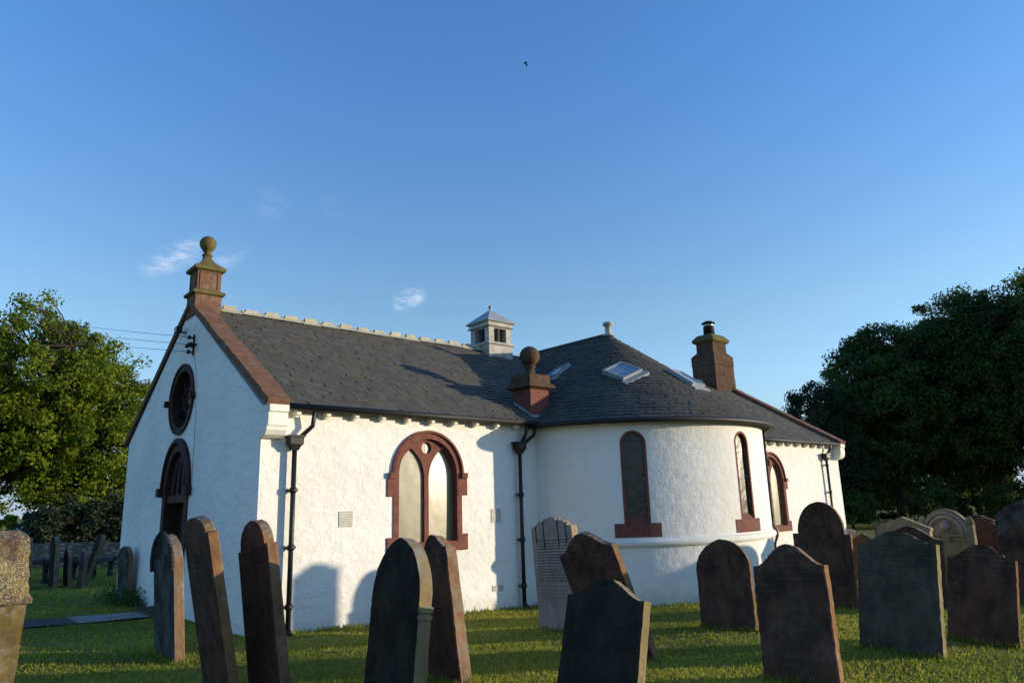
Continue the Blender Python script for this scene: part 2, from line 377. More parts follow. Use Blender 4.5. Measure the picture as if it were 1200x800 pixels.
grass = mesh_from_np('grass', np.stack([b0, b1, b2], 1).reshape(-1, 3), 3, mat_leaf('grass blades', (.15, .20, .020), (.50, .47, .075), .5, .7), attr=tone)
tag(grass, 'short mown grass of the churchyard lawn', 'grass', kind='stuff')
# daisies dotted in the grass
nd = 170; k = RNG.choice(n, nd, replace=False); dv = []
for i in k:
    if rad[i] > 24: continue
    c = Vector((bx[i], by[i], bz[i]+.035)); s = .011
    for a in range(3):
        a0 = a*2.094+RNG.uniform(0, 1)
        dv += [c+Vector((math.cos(a0)*s, math.sin(a0)*s, 0)), c+Vector((math.cos(a0+1.05)*s*1.1, math.sin(a0+1.05)*s*1.1, .004)), c+Vector((math.cos(a0+2.1)*s, math.sin(a0+2.1)*s, 0)), c+Vector((0, 0, .008))]
tag(mesh_from_np('daisies', np.array([tuple(p) for p in dv]), 4, mat_flat('white petals', (.72, .72, .66))), 'scattered white daisies dotting the mown lawn', 'daisies', kind='stuff')

# path to the west door
pw = .58
for x0_, x1_, mm_ in ((-30, -1.705, mat_flat('shade-darkened tarmac', (.085, .085, .078), .95, .4, 5, .012)), (-1.70, -.02, M['path'])):  # shade over the far stretch is put into its darker colour
    mb = MB(); prev = None
    for x in np.linspace(x0_, x1_, 40):
        yc = 4.45-.02*x; z = zg(x, yc)+.024
        a, b = mb.vert((x, yc-pw-.04*math.sin(x*3), z)), mb.vert((x, yc+pw+.04*math.sin(x*2.3), z))
        if prev: mb.face((prev[0], a, b, prev[1]))
        prev = (a, b)
    tag(mb.build('path', mm_), kind='structure')

# ------------------------------------------------------------------ the church
L, W, HE, HR, OV = 21.858, 8.618, 3.8, 6.535, .22
AX, AY, AR, HA, HAE = 10.176, .781, 3.815, 6.558, 3.74
SL = (HR-HE)/(W/2+OV)
church = empty('church', (L/2, W/2, 0), 'white limewashed church with slate roof, round apse and red stone window surrounds', 'church')
def P(o):
    o.parent = church; o.matrix_parent_inverse = Matrix.Translation(church.location).inverted(); return o
def part(mb, name, mats, **k): return P(mb.build(name, mats, **k))
def subs(mb, name, mats, parent, bev=0):
    for q in pieces(mb):
        o = sub(q, name, mats, parent)
        if bev: bevel(o, bev)
def sub(mb, name, mats, parent):
    o = mb.build(name, mats); o.parent = parent; o.matrix_parent_inverse = parent.matrix_world.inverted() if False else Matrix.Translation(church.location).inverted() @ Matrix.Identity(4)
    o.matrix_parent_inverse = Matrix.Identity(4)   # parents of sub-parts carry no transform of their own relative to the church
    return o

def arc_pts(cx, cz, r, a0, a1, n, rz=None):
    return [(cx+r*math.cos(a0+(a1-a0)*k/n), cz+(rz or r)*math.sin(a0+(a1-a0)*k/n)) for k in range(n+1)]
def arch_outline(cx, hw, z0, zs, ht=None, n=20):
    """round-headed opening, anticlockwise from bottom left"""
    return [(cx-hw, z0), (cx+hw, z0)] + arc_pts(cx, zs, hw, 0, math.pi, n, ht)
S_fn = lambda y0: (lambda a, b, d: (a, y0+d, b))       # wall plane facing -y, depth d goes inward (+y)
W_fn = lambda a, b, d: (d, a, b)                       # gable plane facing -x, depth d inward (+x)

mb = MB()
sw = arch_outline(3.46, .80, 1.25, 2.60, .85); ew = arch_outline(16.90, .80, 1.0, 2.50, .85)
wall_top = HE-.02
mb.extrude([(0, -.6), (L, -.6), (L, wall_top), (0, wall_top)], S_fn(0), 0, .55, holes=[sw, ew])
mb.extrude([(0, -.6), (L, -.6), (L, wall_top), (0, wall_top)], lambda a, b, d: (a, W-d, b), 0, .55)
gable = [(.551, -.6), (W-.551, -.6), (W-.551, wall_top+SL*.5), (W/2, HR-.06), (.551, wall_top+SL*.5)]
CW = (4.47, 4.45)     # centre of the round window
circ = [(CW[0]+.80*math.cos(a), CW[1]+.76*math.sin(a)) for a in np.linspace(0, 2*math.pi, 33)[:-1]]
door = arch_outline(4.42, .80, -.3, 2.52, .92)
def gable_poly(x_fn, holes):
    mb.extrude([(.004, -.59), (W-.004, -.59), (W-.004, wall_top-.004), (W/2, HR-.06), (.004, wall_top-.004)], x_fn, -.003, .45, holes=holes)
gable_poly(W_fn, [circ, door]); gable_poly(lambda a, b, d: (L-d, a, b), [])
part(mb, 'wall', M['white_nave'])

# apse wall: cylinder with three round-headed windows
mb = MB(); WA = [R(-44), 0, R(44)]; hw = R(4.05); zs0, zs1 = 1.50, 3.20; ah = .27
amax = math.acos(-.02+AY/AR) if False else R(78.5)
def apse_pt(a, z, r=AR): return (AX+r*math.sin(a), AY-r*math.cos(a), z)
angs = sorted(set([round(x, 5) for x in np.linspace(-amax, amax, 120)] + [round(c+hw*k, 5) for c in WA for k in np.linspace(-1, 1, 17)]))
zt = HAE-.02
def hole(a):
    for c in WA:
        k = (a-c)/hw
        if abs(k) < 1.0001: return zs1 + ah*math.sqrt(max(0, 1-k*k))
    return None
RIN = AR-.10
def q(a0, a1, z00, z01, z10, z11, r=AR):
    mb.poly([apse_pt(a0, z00, r), apse_pt(a1, z01, r), apse_pt(a1, z11, r), apse_pt(a0, z10, r)], [(a0*AR, z00), (a1*AR, z01), (a1*AR, z11), (a0*AR, z10)], 0, True)
for a0, a1 in zip(angs, angs[1:]):
    am = (a0+a1)/2; hm = hole(am)
    if hm is None: q(a0, a1, -.7, -.7, zt, zt)
    else:
        q(a0, a1, -.7, -.7, zs0, zs0); h0 = hole(a0) or zs1; h1 = hole(a1) or zs1; q(a0, a1, h0, h1, zt, zt)
apse = part(mb, 'apse_wall', M['white_apse'], recalc=False)
mb = MB()
prof = [(AR-.01, -.085), (AR+.05, -.075), (AR+.085, -.03), (AR+.09, .02), (AR+.06, .065), (AR-.01, .085)]
aa = np.linspace(-amax, amax, 90)
for a0, a1 in zip(aa, aa[1:]):
    for (r0, d0), (r1, d1) in zip(prof, prof[1:]):
        mb.poly([apse_pt(a0, 1.09+d0, r0), apse_pt(a1, 1.09+d0, r0), apse_pt(a1, 1.09+d1, r1), apse_pt(a0, 1.09+d1, r1)], None, 0, True)
part(mb, 'string_course', M['white_trim'], recalc=False)

def apse_window(c):
    fr = MB()
    def band(prof_in, prof_out, r0, r1):
        n = len(prof_in)
        for k in range(n-1):
            A = [apse_pt(*prof_out[k], r1), apse_pt(*prof_out[k+1], r1), apse_pt(*prof_in[k+1], r1), apse_pt(*prof_in[k], r1)]
            fr.poly(A)
            fr.poly([apse_pt(*prof_in[k], r1), apse_pt(*prof_in[k+1], r1), apse_pt(*prof_in[k+1], r0), apse_pt(*prof_in[k], r0)])
            fr.poly([apse_pt(*prof_out[k+1], r1), apse_pt(*prof_out[k], r1), apse_pt(*prof_out[k], r1-.06), apse_pt(*prof_out[k+1], r1-.06)])
    def prof(h, dz):
        return [(c-h, zs0), (c-h, zs1)] + [(c-h*math.cos(t), zs1+(ah+dz)*math.sin(t)) for t in np.linspace(.001, math.pi-.001, 24)] + [(c+h, zs1), (c+h, zs0)]
    band(prof(hw*.86, -.035), prof(hw*1.06, .016), RIN-.02, AR+.006)
    o = part(fr, 'window', M['red_paint'])
    pn = MB(); pin = prof(hw*.87, -.03)
    a = [apse_pt(*p, RIN+.02) for p in pin]; pn.poly(a)
    sub(pn, 'pane', M['apse_pane'], o)
    sl = MB(); e0, e1 = c-hw*1.86, c+hw*1.86; r0 = AR+.012
    N = 8; es = np.linspace(e0, e1, N+1)
    for j in range(N):
        b0, b1 = es[j], es[j+1]
        if True:
            sl.poly([apse_pt(b0, 1.21, r0), apse_pt(b1, 1.21, r0), apse_pt(b1, 1.50, r0), apse_pt(b0, 1.50, r0)])
            sl.poly([apse_pt(b0, 1.50, r0), apse_pt(b1, 1.50, r0), apse_pt(b1, 1.505, AR-.05), apse_pt(b0, 1.505, AR-.05)])
            sl.poly([apse_pt(b0, 1.21, AR-.05), apse_pt(b1, 1.21, AR-.05), apse_pt(b1, 1.21, r0), apse_pt(b0, 1.21, r0)])
    for b, s in ((e0, 1), (e1, -1)):
        sl.poly([apse_pt(b, 1.21, AR-.05), apse_pt(b, 1.21, r0), apse_pt(b, 1.5, r0), apse_pt(b, 1.505, AR-.05)])
    # sloping inner sill
    sl.poly([apse_pt(c-hw, 1.505, AR), apse_pt(c+hw, 1.505, AR), apse_pt(c+hw*.9, 1.62, RIN+.02), apse_pt(c-hw*.9, 1.62, RIN+.02)])
    sub(sl, 'sill', M['red_paint'], o)
    # glazing clips
    cl = MB()
    for z in (1.9, 2.45, 3.0, 3.3):
        for s in (-1, 1):
            p = Vector(apse_pt(c+s*hw*.84, z, RIN+.035)); cl.box(p-Vector((.012,)*3), p+Vector((.012,)*3))
    subs(cl, 'clip', M['lead'], o)
for c in WA: apse_window(c)

# roof -----------------------------------------------------------------
def slates(name, rows, mat):
    """rows: list of (list of (p_low_left, p_low_right, p_up_right, p_up_left, normal)); one mesh of single slates"""
    V = []; T = []
    for quad, nrm in rows:
        a, b, c, d = quad; lift = nrm*random.uniform(.013, .034); lo = nrm*.002; tw = random.uniform(-.008, .008)
        up = (d-a).normalized(); a2 = a+lift+up*random.uniform(-.014, .012); b2 = b+lift+up*(random.uniform(-.018, .014)+tw); c2 = c+lo; d2 = d+lo
        tn = random.random()**1.4; tn = tn if random.random() > .02 else 1.5
        V += [a2, b2, c2, d2]; T.append(tn)
        V += [a2, a2-lift*1.3-nrm*.004, b2-lift*1.3-nrm*.004, b2]; T.append(tn*.6)
        V += [b2, b2-lift*1.3, c2-nrm*.006, c2]; T.append(tn*.6)
        V += [a2, d2, d2-nrm*.006, a2-lift*1.3]; T.append(tn*.6)
    return mesh_from_np(name, np.array([tuple(v) for v in V]), 4, mat, attr=T)
rows = []
def slope(origin, along, up, length, height, gauge, sw, nrm, cond=None):
    nr = int(height/gauge)+1
    for r_ in range(nr):
        h0 = r_*gauge; h1 = min(h0+gauge*1.25, height)
        x = -(r_ % 2)*sw*.5 - random.uniform(0, .05)
        while x < length:
            w = sw*random.uniform(.82, 1.18); x0, x1 = max(0, x), min(length, x+w-.006)
            if x1-x0 > .03:
                p = origin+along*((x0+x1)/2)+up*h0
                if cond is None or cond(p):
                    A = origin+along*x0+up*h0; B = origin+along*x1+up*h0; C_ = origin+along*x1+up*h1; D_ = origin+along*x0+up*h1
                    rows.append(((A, B, C_, D_), nrm))
            x += w
slen = math.hypot(W/2+OV, HR-HE); upS = Vector((0, (W/2+OV)/slen, (HR-HE)/slen)); nS = Vector((0, -upS.z, upS.y))
KC = (HA-HAE)/(AR+.2)
def wing_z(p):
    rho = math.hypot(p.x-AX, min(0, p.y-AY)); return HA-KC*rho
slope(Vector((.33, -OV, HE+.0)), Vector((1, 0, 0)), upS, L-.66, slen, .19, .235, nS, lambda p: p.z > wing_z(p)-.25)
# wing slopes behind the cone
wl = math.hypot(AR+.2, HA-HAE)
for s in (-1, 1):
    up = Vector((-s*(AR+.2)/wl, 0, (HA-HAE)/wl)); nn = Vector((s*up.z, 0, abs(up.x)))
    slope(Vector((AX+s*(AR+.2), AY, HAE)), Vector((0, 1, 0)), up, W/2-AY, wl, .155, .18, nn, lambda p: p.z > HE+SL*(p.y+OV)-.25)
# cone
ng = int(wl/.155)+1
for r_ in range(ng):
    h0 = r_*.155; h1 = min(h0+.155*1.25, wl-.01); r0 = (AR+.2)*(1-h0/wl); r1 = (AR+.2)*(1-h1/wl); z0 = HAE+(HA-HAE)*h0/wl; z1 = HAE+(HA-HAE)*h1/wl
    if r0 < .12: break
    a = -math.pi/2 - random.uniform(0, .26/r0)
    while a < math.pi/2:
        w = .175*random.uniform(.88, 1.12)/r0; a0, a1 = max(a, -math.pi/2), min(a+w-.005/r0, math.pi/2); am = (a0+a1)/2
        y = AY-r0*math.cos(am)
        if a1 > a0 and HAE+(HA-HAE)*h0/wl > HE+SL*(y+OV)-.35:
            f = lambda aa_, rr, zz: Vector((AX+rr*math.sin(aa_), AY-rr*math.cos(aa_), zz))
            ks = (HA-HAE)/wl
            rows.append(((f(a0, r0, z0), f(a1, r0, z0), f(a1, r1, z1), f(a0, r1, z1)), Vector((math.sin(am)*ks, -math.cos(am)*ks, (AR+.2)/wl))))
        a += w
# the slates are split between nave roof and apse roof
nave_rows = [r_ for r_ in rows if abs(r_[1].x) < 1e-6 and abs(r_[1].y-nS.y) < 1e-6]
apse_rows = [r_ for r_ in rows if not (abs(r_[1].x) < 1e-6 and abs(r_[1].y-nS.y) < 1e-6)]
P(slates('roof', nave_rows, M['slate'])); P(slates('apse_roof', apse_rows, M['slate_apse']))
mb = MB()   # roof deck and far slope, 15 mm under the slates
dz = -.02
y0, y1 = -OV, W+OV
mb.poly([(.05, y0, HE+dz), (L-.05, y0, HE+dz), (L-.05, W/2, HR+dz), (.05, W/2, HR+dz)])
mb.poly([(.05, y1, HE+dz), (.05, W/2, HR+dz), (L-.05, W/2, HR+dz), (L-.05, y1, HE+dz)])
fa = np.linspace(-math.pi/2, math.pi/2, 60)
for a0, a1 in zip(fa, fa[1:]):
    mb.poly([apse_pt(a0, HAE+dz, AR+.2), apse_pt(a1, HAE+dz, AR+.2), (AX, AY, HA+dz)])
    mb.poly([apse_pt(a1, HAE+dz, AR+.2), apse_pt(a0, HAE+dz, AR+.2), apse_pt(a0, HAE-.03, AR-.02), apse_pt(a1, HAE-.03, AR-.02)])
for s in (-1, 1):
    mb.poly([(AX+s*(AR+.2), AY, HAE+dz), (AX+s*(AR+.2), W/2, HAE+dz), (AX, W/2, HA+dz), (AX, AY, HA+dz)])
mb.poly([(.05, y0, HE+dz), (L-.05, y0, HE+dz), (L-.05, .02, HE-.03), (.05, .02, HE-.03)])
part(mb, 'roof_deck', M['roof_deck'])
# wing ridge: lead roll
mb = MB(); mb.tube([(AX, AY+.05, HA+.01), (AX, W/2, HA+.01)], .05, 8)
for s in (-1, 1):   # valley leads
    pass
part(mb, 'ridge_roll', M['roof_deck'])
# crested stone ridge on the nave
mb = MB(); x = .62; rows_ = []
while x < L-1.9:
    w = .50; jz = random.uniform(-.012, .012)
    if not (abs(x+w/2-AX) < .9):
        mb.poly([(x, W/2-.17, HR-.045+jz), (x+w-.012, W/2-.17, HR-.045+jz), (x+w-.012, W/2, HR+.085+jz), (x, W/2, HR+.085+jz)])
        mb.poly([(x, W/2+.17, HR-.045+jz), (x, W/2, HR+.085+jz), (x+w-.012, W/2, HR+.085+jz), (x+w-.012, W/2+.17, HR-.045+jz)])
        c0 = x+.06+random.uniform(-.02, .02); ww = random.uniform(.32, .37); hh = random.uniform(.03, .065)
        i = len(mb.v); B = [(c0, W/2-.07, HR+.02), (c0+ww, W/2-.07, HR+.02), (c0+ww, W/2+.07, HR+.02), (c0, W/2+.07, HR+.02)]
        T = [(c0+.03, W/2-.045, HR+.08+hh), (c0+ww-.03, W/2-.045, HR+.08+hh+random.uniform(-.02, .02)), (c0+ww-.03, W/2+.045, HR+.08+hh), (c0+.03, W/2+.045, HR+.08+hh)]
        mb.v += B+T
        for qd in ((0, 1, 5, 4), (1, 2, 6, 5), (2, 3, 7, 6), (3, 0, 4, 7), (4, 5, 6, 7)): mb.face([i+j for j in qd])
    x += w
    if x-w < AX <= x: part(mb, 'ridge', M['ridge']); mb = MB()
rd = part(mb, 'ridge', M['ridge'])

# copings on both gables: separate slabs on each rake
def coping(x0, x1, name, mat):
    mb = MB()
    for s in (0, 1):
        n = 6
        ya, yb = (-OV-.10, W/2) if s == 0 else (W+OV+.10, W/2)
        za, zb = HE-.03, HR+.04
        ts = [0, .07] + list(np.linspace(.24, 1, 6))
        for t0, t1 in zip(ts, ts[1:]):
            t1 -= .0035; j = random.uniform(-.006, .006)
            pa = Vector((0, ya+(yb-ya)*t0, za+(zb-za)*t0)); pb = Vector((0, ya+(yb-ya)*t1, za+(zb-za)*t1)); n_ = Vector((0, -(zb-za), (yb-ya))) if s == 0 else Vector((0, (zb-za), -(yb-ya)))
            n_.normalize(); up = n_*(.10+j); dn = -n_*.03
            i = len(mb.v)
            for p_, o_ in ((pa, dn), (pb, dn), (pb, up), (pa, up)):
                for xx in (x0+j, x1+j): mb.vert((xx, p_.y+o_.y, p_.z+o_.z))
            for qd in ((0, 2, 3, 1), (2, 4, 5, 3), (4, 6, 7, 5), (6, 0, 1, 7), (0, 6, 4, 2), (1, 3, 5, 7)): mb.face([i+k for k in qd])
    o = part(mb, name, mat); bevel(o, .012); return o
coping(-.055, .35, 'coping', M['red_stone'])
coping(L-.40, L+.055, 'coping', M['red_stone'])

# white skew putts at the eaves
def skewputt(x0, x1, sgn=1):
    mb = MB()
    mb.box((x0-.004, -.33, HE-.16), (x1+.004, .06, HE-.035)); mb.box((x0-.012, -.30, HE-.40), (x1, .06, HE-.163))
    pr = [(-.29, HE-.402), (-.28, HE-.47), (-.22, HE-.545), (-.13, HE-.585), (.05, HE-.60), (.05, HE-.402)]
    mb.extrude(pr, lambda a, b, d: (d, a, b), x0-.03, x1)
    o = part(mb, 'skew_putt', M['white_trim']); bevel(o, .012)
skewputt(-.005, .34); skewputt(L-.34, L+.005)

# gable finial pedestal (ball on a panelled block)
def pedestal(cx, cy, zb, s, hb, hs, mats, ball, cap_h=.36, neck=.1, name='finial'):
    red, lich = mats
    mb = MB(); mb.lathe((cx, cy, zb), [(s*1.10, -.3), (s*1.10, hb)], sq=True)
    mb.lathe((cx, cy, zb+hb+.10), [(s, 0), (s, hs)], sq=True)
    o = part(mb, name, red); bevel(o, .01)
    pm = MB(); z0, z1 = zb+hb+.10+hs*.10, zb+hb+.10+hs*.9; f = s*.68; e = s+.004
    for d in range(4):
        Rm = Matrix.Translation((cx, cy, 0)) @ Matrix.Rotation(d*math.pi/2, 4, 'Z')
        for a, b in (((-f-.03, z0-.03), (f+.03, z0)), ((-f-.03, z1), (f+.03, z1+.03)), ((-f-.03, z0), (-f, z1)), ((f, z0), (f+.03, z1))):
            pm.box((a[0], -e-.012, a[1]), (b[0], -e+.01, b[1]), M=Rm)
    subs(pm, 'panel_moulding', red, o)
    mo = MB(); mo.lathe((cx, cy, zb+hb), [(s*1.14, 0), (s*1.32, .025), (s*1.32, .085), (s*1.05, .12)], sq=True)
    sub(mo, 'moulding', lich, o)
    zt_ = zb+hb+.10+hs
    cp = MB(); cp.lathe((cx, cy, zt_), [(s*1.05, 0), (s*1.28, .03), (s*1.28, .10)] + [(s*1.28*(1-t)**1.7+.075*t+.0, .10+cap_h*t) for t in np.linspace(.08, 1, 8)], sq=True)
    cp.lathe((cx, cy, zt_+.10+cap_h), [(.075, -.02), (.115, .01), (.115, .04), (.075, .06), (.075, .10), (.11, .12), (.08, .15)], n=16)
    c2 = sub(cp, 'cap', lich, o)
    bl = MB(); zc = zt_+.10+cap_h+.13+ball*.95
    bl.lathe((cx, cy, zc), [(max(.004, ball*math.sin(t)), -ball*math.cos(t)) for t in np.linspace(0, math.pi, 17)], n=28)
    sub(bl, 'ball', lich, o)
pedestal(.27, W/2, 6.56, .265, .22, .47, (M['red_stone'], M['lichen_stone']), .185, .33)
# short pedestal with a large ball beside the apse: square block, chamfered cap
def eaves_pedestal(cx, cy):
    s = .30; mb = MB(); mb.lathe((cx, cy, 3.6), [(s, 0), (s, 1.02)], sq=True); o = part(mb, 'finial', M['red_paint']); bevel(o, .01)
    cp = MB(); cp.lathe((cx, cy, 4.60), [(s*1.02, 0), (s*1.42, .05), (s*1.42, .10), (s*1.12, .17), (s*1.12, .36)], sq=True)
    o2 = sub(cp, 'cap', M['chimney_stone'], o); bevel(o2, .012)
    nk = MB(); nk.lathe((cx, cy, 4.955), [(.165, 0), (.125, .06), (.105, .20), (.14, .225), (.14, .26), (.10, .28)], n=20); sub(nk, 'neck', M['chimney_stone'], o)
    b = .245; bl = MB(); bl.lathe((cx, cy, 5.205+b), [(max(.004, b*math.sin(t)), -b*math.cos(t)) for t in np.linspace(0, math.pi, 19)], n=32)
    sub(bl, 'ball', M['chimney_stone'], o)
    fl = MB()  # lead flashing at its foot
    for d in range(4):
        pass
    z = lambda y: HE+SL*(y+OV)
    fl.box((cx-s-.02, cy-s-.10, z(cy-s)-.02), (cx+s+.02, cy-s-.001, z(cy-s)+.035))
    i = len(fl.v)
    for xx in (cx-s-.008,):
        fl.poly([(xx, cy-s-.02, z(cy-s)-.03), (xx, cy+s, z(cy+s)-.03), (xx, cy+s, z(cy+s)+.07), (xx, cy-s-.02, z(cy-s)+.07)])
    xx = cx+s+.008
    fl.poly([(xx, cy-s-.02, z(cy-s)-.03), (xx, cy+s, z(cy+s)+.15), (xx, cy+s, z(cy+s)+.30), (xx, cy-s-.02, z(cy-s)+.10)])
    sub(fl, 'flashing', M['lead'], o)
eaves_pedestal(6.65, .31)

# ventilation cupola on the ridge
def cupola(cx, cy, hx):
    zb = 6.15
    b = MB(); b.lathe((cx, cy, zb), [(hx, 0), (hx, .50)], sq=True); o = part(b, 'cupola', M['cupola']); bevel(o, .012)
    c = MB(); c.lathe((cx, cy, zb+.50), [(hx+.0, 0), (hx+.05, .02), (hx+.05, .065), (hx-.03, .11)], sq=True)
    sub(c, 'base_moulding', M['cupola'], o)
    k = MB(); pz0, pz1 = zb+.60, zb+1.03; pw_ = .20; e = hx-.03
    for sx in (-1, 1):
        for sy in (-1, 1): k.box((cx+sx*e-(pw_ if sx > 0 else 0), cy+sy*e-(pw_ if sy > 0 else 0), pz0), (cx+sx*e+(0 if sx > 0 else pw_), cy+sy*e+(0 if sy > 0 else pw_), pz1))
    subs(k, 'post', M['cupola'], o)
    lv = MB(); lv.lathe((cx, cy, pz0), [(e-.20, 0), (e-.20, .45)], sq=True)
    for d in range(4):
        Rm = Matrix.Translation((cx, cy, 0)) @ Matrix.Rotation(d*math.pi/2, 4, 'Z')
        lv.box((-.03, -e+.06, pz0), (.03, -e+.20, pz1), M=Rm)
    sub(lv, 'louvre', mat_flat('louvre grey', (.07, .07, .07), .8), o)
    cn = MB(); cn.lathe((cx, cy, zb+1.03), [(hx-.05, 0), (hx-.03, .03), (hx+.04, .05), (hx+.04, .085), (hx+.0, .10), (hx+.0, .19)], sq=True); sub(cn, 'cornice', M['cupola'], o)
    rf = MB(); rf.lathe((cx, cy, zb+1.22), [(hx+.02, -.005), (hx+.075, .0), (hx+.085, .03), (.05, .47)], sq=True); sub(rf, 'roof', M['lead'], o)
    fn = MB(); fn.lathe((cx, cy, zb+1.66), [(.055, 0), (.035, .05), (.03, .09), (.06, .12), (.065, .155), (.045, .19), (.01, .2)], n=14); sub(fn, 'knob', M['lead'], o)
cupola(8.80, W/2, .47)

# knob on the apse apex
mb = MB(); mb.lathe((AX, AY, HA-.05), [(.16, 0), (.15, .05), (.09, .10), (.085, .30), (.14, .32), (.15, .37), (.12, .41), (.03, .43)], n=18)
part(mb, 'apex_knob', M['cupola'])

# chimney on the east gable
mb = MB(); cx0, cx1, cy0, cy1 = 20.23, 21.66, 3.76, 4.86
ccx, ccy = (cx0+cx1)/2, (cy0+cy1)/2
def rect_loft(mb, cx, cy, prof):
    rings = [[mb.vert((cx+sx*a, cy+sy*b, z)) for sx, sy in ((-1, -1), (1, -1), (1, 1), (-1, 1))] for a, b, z in prof]
    for A, B in zip(rings, rings[1:]):
        for j in range(4): mb.face((A[j], A[(j+1) % 4], B[(j+1) % 4], B[j]))
    mb.face(rings[0][::-1]); mb.face(rings[-1])
ax_, ay_ = (cx1-cx0)/2, (cy1-cy0)/2
zz = 5.5
for k, hgt in enumerate([.45]*5):   # courses of squared stone
    j = random.uniform(-.008, .008); rect_loft(mb, ccx, ccy, [(ax_+j, ay_+j, zz), (ax_+j, ay_+j, zz+hgt-.016)]); zz += hgt
rect_loft(mb, ccx, ccy, [(ax_-.022, ay_-.022, 5.5), (ax_-.022, ay_-.022, 7.70), (ax_-.02, ay_-.02, 7.75), (ax_-.21, ay_-.15, 7.92), (ax_-.21, ay_-.15, 8.30)])
ch = part(mb, 'chimney', M['chimney_stone']); bevel(ch, .018)
mb = MB(); rect_loft(mb, ccx, ccy, [(ax_-.20, ay_-.15, 8.28), (ax_-.09, ay_-.03, 8.36), (ax_-.09, ay_-.03, 8.46), (ax_-.26, ay_-.20, 8.66), (ax_-.5, ay_-.4, 8.70)])
o = sub(mb, 'cap', M['lichen_stone'], ch); bevel(o, .02)
mb = MB(); mb.lathe((ccx-.05, ccy, 8.66), [(.24, 0), (.22, .36), (.23, .37), (.23, .40), (.20, .41)], n=20); fp = sub(mb, 'flue_pot', M['iron'], ch)
mb = MB(); mb.lathe((ccx-.05, ccy, 9.06), [(.205, 0), (.205, .11)], n=20); sub(mb, 'cowl_band', mat_flat('steel', (.55, .55, .55), .3, .1, 5, .001, .5, 1.0), ch)
mb = MB(); mb.lathe((ccx-.05, ccy, 9.17), [(.22, 0), (.29, .03), (.29, .05), (.14, .13), (.02, .15)], n=20); sub(mb, 'cowl', M['iron'], ch)

# skylights on apse roof
def cone_pt(a, rho): return Vector((AX+rho*math.sin(a), AY-rho*math.cos(a), HA-KC*rho))
def skylight(a, rho, w, h, spin=0.):
    c = cone_pt(a, rho); ks = (HA-HAE)/wl; kc_ = (AR+.2)/wl
    nrm = Vector((math.sin(a)*ks, -math.cos(a)*ks, kc_)); up = Vector((-math.sin(a)*kc_, math.cos(a)*kc_, ks)); al = Vector((math.cos(a), math.sin(a), 0))
    Mx = Matrix((al, up, nrm)).transposed().to_4x4(); Mx.translation = c; Mx = Mx @ Matrix.Rotation(spin, 4, 'Z')
    fr = MB(); t_ = .06
    for A, B in (((-w/2-t_, -h/2-t_), (w/2+t_, -h/2)), ((-w/2-t_, h/2), (w/2+t_, h/2+t_)), ((-w/2-t_, -h/2), (-w/2, h/2)), ((w/2, -h/2), (w/2+t_, h/2))):
        fr.box((A[0], A[1], -.12), (B[0], B[1], .10), M=Mx)
    o = part(fr, 'skylight', M['lead'])
    gl = MB(); gl.box((-w/2, -h/2, -.1), (w/2, h/2, .075), M=Mx); sub(gl, 'pane', M['sky_glass'], o)
    fl = MB(); fl.box((-w/2-.14, -h/2-.22, -.07), (w/2+.14, -h/2-t_-.002, .028), M=Mx); sub(fl, 'flashing', M['lead'], o)
skylight(R(-42), 2.10, .62, .56, R(42)); skylight(R(5), 2.3, .50, .70); skylight(R(-104), 1.72, .50, .46)

# gutters
mb = MB()
def gutter(pts):
    for p0, p1 in zip(pts, pts[1:]): pass
    mb.tube(pts, .058, 10)
gutter([(.36, -OV-.045, HE-.045), (6.38, -OV-.045, HE-.045)]); part(mb, 'gutter', M['iron']); mb = MB(); gutter([(13.98, -OV-.045, HE-.045), (L-.36, -OV-.045, HE-.045)])
part(mb, 'gutter', M['iron'])
mb = MB(); gutter([apse_pt(a, HAE-.045, AR+.245) for a in np.linspace(-amax-.01, amax+.01, 70)]); part(mb, 'gutter', M['iron'])
# white corbels under the nave eaves
cm = MB(); cm.box((-.045, -.16, -.035), (.045, .02, .055)); cm.box((-.04, -.09, -.07), (.04, .02, -.03))
c0 = part(cm, 'corbel', M['white_trim']); bevel(c0, .012); first = True
xsC = [.60+.575*k for k in range(11)] + [14.2+.575*k for k in range(13)]
for x in xsC:
    if first: o = c0; first = False
    else:
        o = c0.copy(); COL.objects.link(o)
    o.location = (x, 0, HE-.135+random.uniform(-.008, .008))
# downpipes with hoppers
def downpipe(x, y, zb, zt_, hop=True, inlet=(0,), hx=.0):
    p = MB(); p.tube([(x, y, zb+.02), (x, y, zt_-.30)], .043, 12); p.tube([(x, y, zb+.10), (x, y-.06, zb+.03), (x, y-.12, zb+.0)], .046, 10)
    for z in np.arange(zb+.45, zt_-.45, .95): p.tube([(x, y, z-.045), (x, y, z+.045)], .060, 12); p.box((x-.085, y-.01, z-.02), (x+.085, y+.08, z+.02))
    o = part(p, 'downpipe', M['black_iron'])
    if hop:
        h = MB(); z = zt_-.30
        rect_loft(h, x, y, [(.055, .05, z-.05), (.085, .075, z+.02), (.12, .095, z+.05), (.125, .10, z+.17), (.15, .12, z+.18), (.15, .12, z+.21)])
        sub(h, 'hopper', M['black_iron'], o)
        for k in inlet:
            t = MB(); t.tube([(x+k*.35, y, z+.19), (x+k, y-.04, z+.38), (x+k*1.05, y-.10, HE-.05)], .040, 10); sub(t, 'swan_neck', M['black_iron'], o)
downpipe(.56, -.12, -.02, 3.36, True, (.30,)); downpipe(5.84, -.12, -.17, 3.42, True, (.16, .42)); downpipe(20.68, -.12, -.3, 3.50, True, (.30,))
